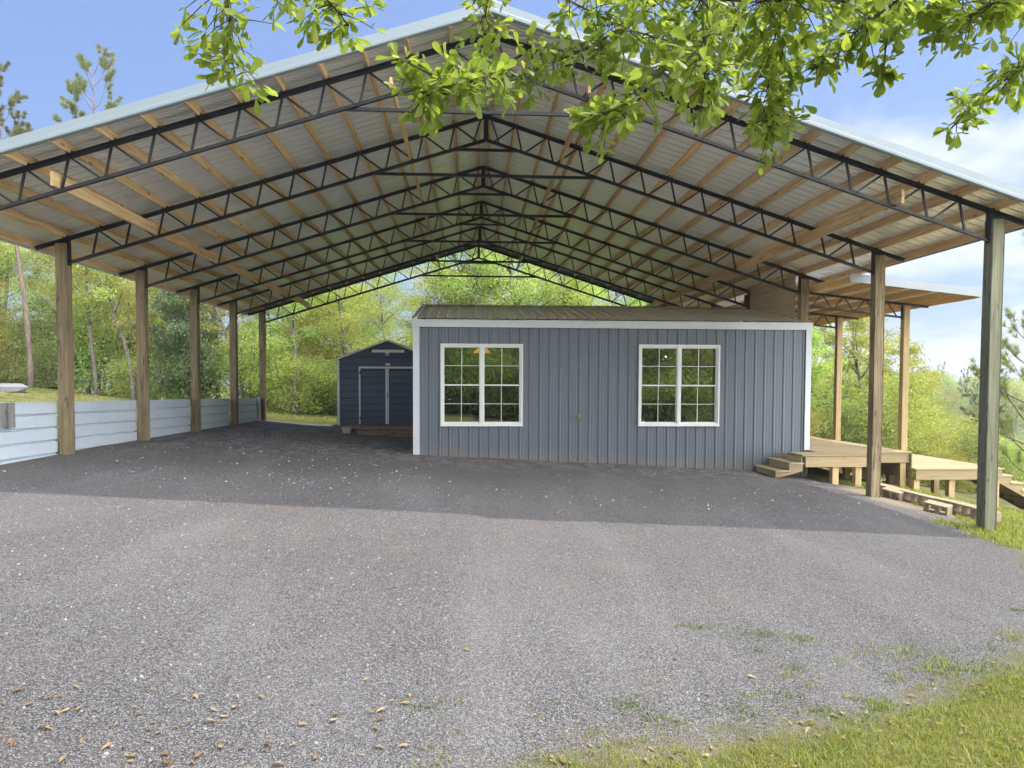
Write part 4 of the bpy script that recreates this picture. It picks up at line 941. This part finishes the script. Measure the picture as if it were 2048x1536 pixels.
def leaf(p, d, nrm, L, v):
    d = d/np.linalg.norm(d); s_ = np.cross(d, nrm); s_ /= np.linalg.norm(s_)+1e-9; n_ = np.cross(s_, d); cur = rg.uniform(-.18, .10); fold = rg.uniform(.1, .4); wd = rg.uniform(.85, 1.2)
    for t, hw in prof_l:
        c = p+d*L*t+n_*L*cur*t*t; e = s_*hw*L*wd
        LV.extend([c-e+n_*hw*L*fold, c, c+e+n_*hw*L*fold])
    LVv.append(v)
allc = [np.array(q) for q in limb[3:]+l2]
for path, wdt, n in SPRAYS:
    n = int(n*(3.2 if n in (430, 230) else 2.7))
    path = [np.array([p[0], p[1], p[2]+.05]) for p in path]; p0 = path[0]
    allc0 = list(allc); near = min(allc0, key=lambda q: np.linalg.norm(q-p0)); mid = (near+p0)/2+np.array([0, 0, .05])
    mb.tube([near, mid]+path, [.006, .004]+[.0034*(1-.6*i/len(path)) for i in range(len(path))], 6)
    allc.extend(path); seg = np.array(path); cnt = 0
    while cnt < n:
        u = rg.uniform(0, 1)**.85*(len(path)-1); k = min(int(u), len(path)-2); a = seg[k]*(1-(u-k))+seg[k+1]*(u-k); ax = seg[k+1]-seg[k]; ax /= np.linalg.norm(ax)
        off = rg.normal(size=3); off[1] *= 1.2; off[2] = off[2]*.7-.15; off /= np.linalg.norm(off); tip_f = 1-.45*u/(len(path)-1)
        ln = wdt*rg.uniform(.25, 1.15)*tip_f; e = a+off*ln+ax*ln*.4
        if rg.random() < .75: mb.tube([a, (a+e)/2+np.array([0, 0, .006]), e], [.0020, .0015, .0011], 4)
        m_ = rg.integers(3, 6); tw = (e-a)/np.linalg.norm(e-a)
        for j in range(m_):
            d = tw*.75+rg.normal(size=3)*.62; d[2] -= .12; nr = np.array([rg.normal()*.45, rg.normal()*.45-.1, 1.0])
            leaf(e+rg.normal(size=3)*.003, d, nr, .041*rg.uniform(.5, 1.3), rg.uniform(0, 1)); cnt += 1
        if rg.random() < .4:
            d = rg.normal(size=3); leaf((a+e)/2, d, np.array([rg.normal()*.4, 0, 1.0]), .038*rg.uniform(.7, 1.1), rg.uniform(0, 1)); cnt += 1
mb.build('branch', M_twig, oak, smooth=True)
nl_ = len(LVv); F = []
for s0 in range(len(prof_l)-1):
    for c_ in (0, 1): F.append([s0*3+c_, s0*3+c_+1, s0*3+c_+4, s0*3+c_+3])
F = (np.array(F)[None]+np.arange(nl_)[:, None, None]*24).reshape(-1, 4)
m = npmesh('foliage', np.array(LV), F, smooth=True); addattr(m, 'var', np.repeat(LVv, 24)); link('foliage', m, M_oak, oak)

# ---- grass blades
def blades(P, hgt, wd, rg, lean_=.5):
    n = len(P); az = rg.uniform(0, 6.28, n); h_ = hgt*rg.uniform(.45, 1.3, n); d = np.stack([np.cos(az), np.sin(az), np.zeros(n)], 1); s_ = np.stack([-np.sin(az), np.cos(az), np.zeros(n)], 1)
    ln = (rg.uniform(.1, 1.0, n)*lean_)[:, None]; h1 = h_[:, None]; w1 = (wd*rg.uniform(.7, 1.3, n))[:, None]; z = np.array([0, 0, 1.0])
    a = P-s_*w1/2; b = P+s_*w1/2; m0 = P+z*h1*.6+d*h1*ln*.35; c1 = m0-s_*w1*.4; c2 = m0+s_*w1*.4; t = P+z*h1*(1-.25*ln)+d*h1*ln*1.1
    V = np.stack([a, b, c2, c1, t], 1).reshape(-1, 3); base = np.arange(n)*5
    return V, np.stack([base, base+1, base+2, base+3], 1), np.stack([base+3, base+2, base+4], 1), np.repeat(rg.uniform(0, 1, n), 5)
def on_ground(x, y): return np.stack([x, y, ground_z(x, y)-.004], 1)
rg = np.random.default_rng(5)
def fbm(x, y):
    return (np.sin(x*3.1+1.3*np.sin(y*2.3))+np.sin(y*4.3+1.7*np.sin(x*3.7+1))+.6*np.sin(x*9.1+y*7.3)+.6*np.sin(y*12.7-x*8.1))/3.2
x = rg.uniform(-2.5, 6.2, 230000); y = rg.uniform(2.7, 6.0, 230000); gd = gravel_d(x, y); nz_ = fbm(x, y)+.35*np.sin(x*17+3*np.sin(y*15))
p_ = np.maximum(np.clip((-gd-.05+.12*nz_)/.22, 0, 1), .8*(nz_ > .42)*(gd < .75)*np.clip(1-gd/.8, 0, 1))*np.clip((x+1.2)/2.2, .03, 1); k = rg.uniform(0, 1, len(x)) < p_*.8
V1 = blades(on_ground(x[k], y[k]), .042, .0042, rg, 1.1)
xs, ys = [], []
for (tx, ty, r, n) in TUFTS:
    n = int(n*.75*rg.uniform(.5, 1.3)); a = rg.normal(size=(n*2, 2))*r*rg.uniform(.5, 1.2, (n*2, 1))*.95; a[:, 0] *= 1.5; xs.append(tx+a[:, 0]); ys.append(ty+a[:, 1])
xs = np.concatenate(xs); ys = np.concatenate(ys); V2 = blades(on_ground(xs, ys), .030, .0050, rg, 1.5)
xs, ys = [], []
for (tx, ty, r, n) in FAR:
    a = rg.normal(size=(n, 2))*r*.6; xs.append(tx+a[:, 0]); ys.append(ty+a[:, 1])
x = rg.uniform(7.3, 13, 60000); y = rg.uniform(8.3, 16, 60000); k = (gravel_d(x, y)+.2*fbm(x, y)) < -.1; xs.append(x[k][:26000]); ys.append(y[k][:26000])
x = rg.uniform(-26, -8, 30000); y = rg.uniform(14, 31, 30000); xs.append(x); ys.append(y)
x = rg.uniform(-8, 2, 9000); y = rg.uniform(26.5, 31, 9000); xs.append(x); ys.append(y)
V3 = blades(on_ground(np.concatenate(xs), np.concatenate(ys)), .07, .012, rg, .9)
def join(parts):
    V, A, B, v = [], [], [], []; o = 0
    for (a, b, c, d) in parts: V.append(a); A.append(b+o); B.append(c+o); v.append(d); o += len(a)
    return np.concatenate(V), np.concatenate(A), np.concatenate(B), np.concatenate(v)
V_, A_, B_, v_ = join([V1, V3]); m = npmesh('grass', V_, A_, B_); addattr(m, 'var', v_); tag(link('grass', m, M_grassb), 'short yellow-green grass at the edges of the gravel', 'grass', kind='stuff')
m = npmesh('weeds', V2[0], V2[1], V2[2]); addattr(m, 'var', V2[3]); tag(link('weeds', m, M_weed), 'small bright green weeds growing through the gravel', 'weeds', kind='stuff')
# ---- dry fallen leaves
x = np.concatenate([rg.uniform(-3.2, .5, 500), rg.uniform(-1, 5, 420), rg.uniform(-3, 5, 60)]); y = np.concatenate([rg.uniform(2.8, 3.9, 500), rg.uniform(2.8, 4.8, 420), rg.uniform(3.5, 8, 60)])
gd = gravel_d(x, y); k = ((x < .3) & (rg.uniform(0, 1, len(x)) < np.clip(1.5-(y-2.9)*1.3, .04, 1)) & (rg.uniform(0, 1, len(x)) < np.clip(.9-(x+3)*.2, .1, 1))) | ((gd < .12) & (x >= .3)) | (rg.uniform(0, 1, len(x)) < .05)
P = np.stack([x[k], y[k], ground_z(x[k], y[k])+.008], 1); n = len(P)
az = rg.uniform(0, 6.28, n); d = np.stack([np.cos(az), np.sin(az), rg.uniform(-.15, .25, n)], 1); s_ = np.stack([-np.sin(az), np.cos(az), rg.uniform(-.2, .2, n)], 1); L_ = rg.uniform(.025, .062, n)[:, None]; up_ = np.array([0, 0, 1.0])
V_ = np.stack([P-d*L_*.5, P-s_*L_*.13-d*L_*.1+up_*L_*.10, P+up_*0.0, P+s_*L_*.13-d*L_*.1+up_*L_*.12, P-s_*L_*.22+d*L_*.28+up_*L_*.12, P+s_*L_*.22+d*L_*.28+up_*L_*.16, P+d*L_*.5+up_*L_*.12], 1).reshape(-1, 3)
b_ = np.arange(n)*7; Q = np.concatenate([np.stack([b_+1, b_+2, b_+6, b_+4], 1), np.stack([b_+2, b_+3, b_+5, b_+6], 1)]); T3 = np.concatenate([np.stack([b_, b_+2, b_+1], 1), np.stack([b_, b_+3, b_+2], 1)])
m = npmesh('fallen_leaves', V_, Q, T3); addattr(m, 'var', np.repeat(rg.uniform(0, 1, n), 7)); tag(link('fallen_leaves', m, M_litter), 'dry tan leaves scattered over gravel and grass', 'fallen leaves', kind='stuff')

# ---- loose stones on the gravel
def stones(x, y, r, rg):
    n = len(x); th = np.arange(6)*np.pi/3
    ring = np.stack([np.cos(th), np.sin(th)], 1)[None]*r[:, None, None]*rg.uniform(.7, 1.2, (n, 6, 1)); sc = rg.uniform(.65, 1, (n, 1, 1)); a = rg.uniform(0, 6.28, n)
    ring[:, :, 1:2] *= sc; ca, sa = np.cos(a)[:, None], np.sin(a)[:, None]; rx = ring[:, :, 0]*ca-ring[:, :, 1]*sa; ry = ring[:, :, 0]*sa+ring[:, :, 1]*ca
    z0 = ground_z(x, y); h = r*rg.uniform(.5, 1.0, n)
    lo = np.stack([x[:, None]+rx, y[:, None]+ry, (z0-.002)[:, None]+0*rx], 2); hi = np.stack([x[:, None]+rx*.72, y[:, None]+ry*.72, (z0+h*.7)[:, None]+rg.uniform(-.15, .15, (n, 6))*r[:, None]], 2)
    top = np.stack([x+rg.normal(size=n)*r*.15, y, z0+h], 1)[:, None]; V = np.concatenate([lo, hi, top], 1).reshape(-1, 3); b = (np.arange(n)*13)[:, None]
    i = np.arange(6)[None]; j = (i+1) % 6; Q_ = np.stack([b+i, b+j, b+6+j, b+6+i], 2).reshape(-1, 4); T_ = np.stack([b+6+i, b+6+j, b+12+0*i], 2).reshape(-1, 3)
    return V, Q_, T_, np.repeat(rg.uniform(0, 1, n), 13)
g = N('stone_chips'); vv_ = g.attr('var'); M_stone = g.fin(g.ramp(vv_, [(0, (.10, .095, .095)), (.5, (.26, .25, .245)), (.85, (.38, .37, .36)), (1, (.54, .53, .51))]), .85)
x = rg.uniform(-6, 6.5, 15000); y = 2.8+9*rg.uniform(0, 1, 15000)**1.6; k = (gravel_d(x, y) > -.1) & (np.abs(x) < .85*y+.5); r = .004+.009*rg.uniform(0, 1, len(x))**3
A1 = stones(x[k], y[k], r[k], rg); A1 = (A1[0], A1[1], A1[2], A1[3]*.72)
x = rg.uniform(-7.1, 7.8, 2600); y = rg.uniform(10.5, 26, 2600); k = (gravel_d(x, y) > 0) & ~((x > -1.5) & (y > 16)); r = .008+.018*rg.uniform(0, 1, len(x))**2.5
A2 = stones(x[k], y[k], r[k], rg); A2 = (A2[0], A2[1], A2[2], np.clip(A2[3]*.55+.27, 0, 1))
V_, Q_, T_, v_ = join([A1, A2]); m = npmesh('stone_chips', V_, Q_, T_); addattr(m, 'var', v_); tag(link('stone_chips', m, M_stone), 'loose grey stone chips scattered over the gravel yard', 'gravel', kind='stuff')

# ---- say which plant is which: by the gap it is seen through, its row and its order there
ZN = [(0, 'left of the first left post'), (125, 'between first and second left posts'), (285, 'between second and third left posts'), (392, 'between third and fourth left posts'), (470, 'between fourth and last left posts'), (527, 'between last left post and shed'), (676, 'behind the navy shed'), (828, 'above left half of cabin roof'), (1220, 'above right half of cabin roof'), (1612, 'between cabin and second right post'), (1750, 'between the two right front posts'), (1975, 'right of nearest right post')]
ORD = ['first', 'second', 'third', 'fourth', 'fifth', 'sixth', 'seventh', 'eighth', 'ninth', 'tenth', 'eleventh', 'twelfth', 'thirteenth', 'fourteenth', 'fifteenth', 'sixteenth', 'seventeenth', 'eighteenth', 'nineteenth', 'twentieth', 'twenty-first', 'twenty-second', 'twenty-third', 'twenty-fourth', 'twenty-fifth', 'twenty-sixth']
cells = {}
for t, kind, grp in PLANTS:
    X, Y = t.location.x, t.location.y
    if Y < 0: cells.setdefault((kind, 'mirrored in the cabin windows', ''), []).append((X, t)); continue
    u = 1024+1420*math.tan(math.atan2(X, Y)-YAW); z = [n for a, n in ZN if a <= max(u, 0)][-1]
    row = ('front row' if Y < 150 else 'middle row' if Y < 185 else 'back row') if kind == 'far_tree' else ('front row' if Y < 33.4 else 'middle row' if Y < 39 else 'back row')
    cells.setdefault((kind, z, row), []).append((X/Y, t))
for (kind, z, row), L_ in cells.items():
    L_.sort(key=lambda q: q[0]); nm = {'far_tree': 'distant tree'}.get(kind, kind.replace('_', ' '))
    for i, (_, t) in enumerate(L_):
        o_ = '' if len(L_) == 1 else (ORD[i]+' ' if i < len(ORD) else 'rightmost ')
        lab = o_+nm+(' from left' if len(L_) > 1 else '')+(', '+row if row else '')+(' ' if kind != 'far_tree' else ' beyond lake, ')+z
        t['label'] = lab if len(L_) > 1 or row else lab


# ---- haze: thin even air over the whole place
mb = MB(); mb.box((-425, -65, -12), (625, 905, 26)); g = N('thin_air'); g.n.remove(g.b)
pv = g.n.new('ShaderNodeVolumePrincipled'); pv.inputs['Color'].default_value = (.80, .88, 1, 1); pv.inputs['Density'].default_value = .0009; pv.inputs['Anisotropy'].default_value = .3
g.l.new(pv.outputs[0], g.n['Material Output'].inputs['Volume'])
tag(mb.build('haze', g.m), 'thin pale haze softening the far lake shore', 'haze', kind='stuff')
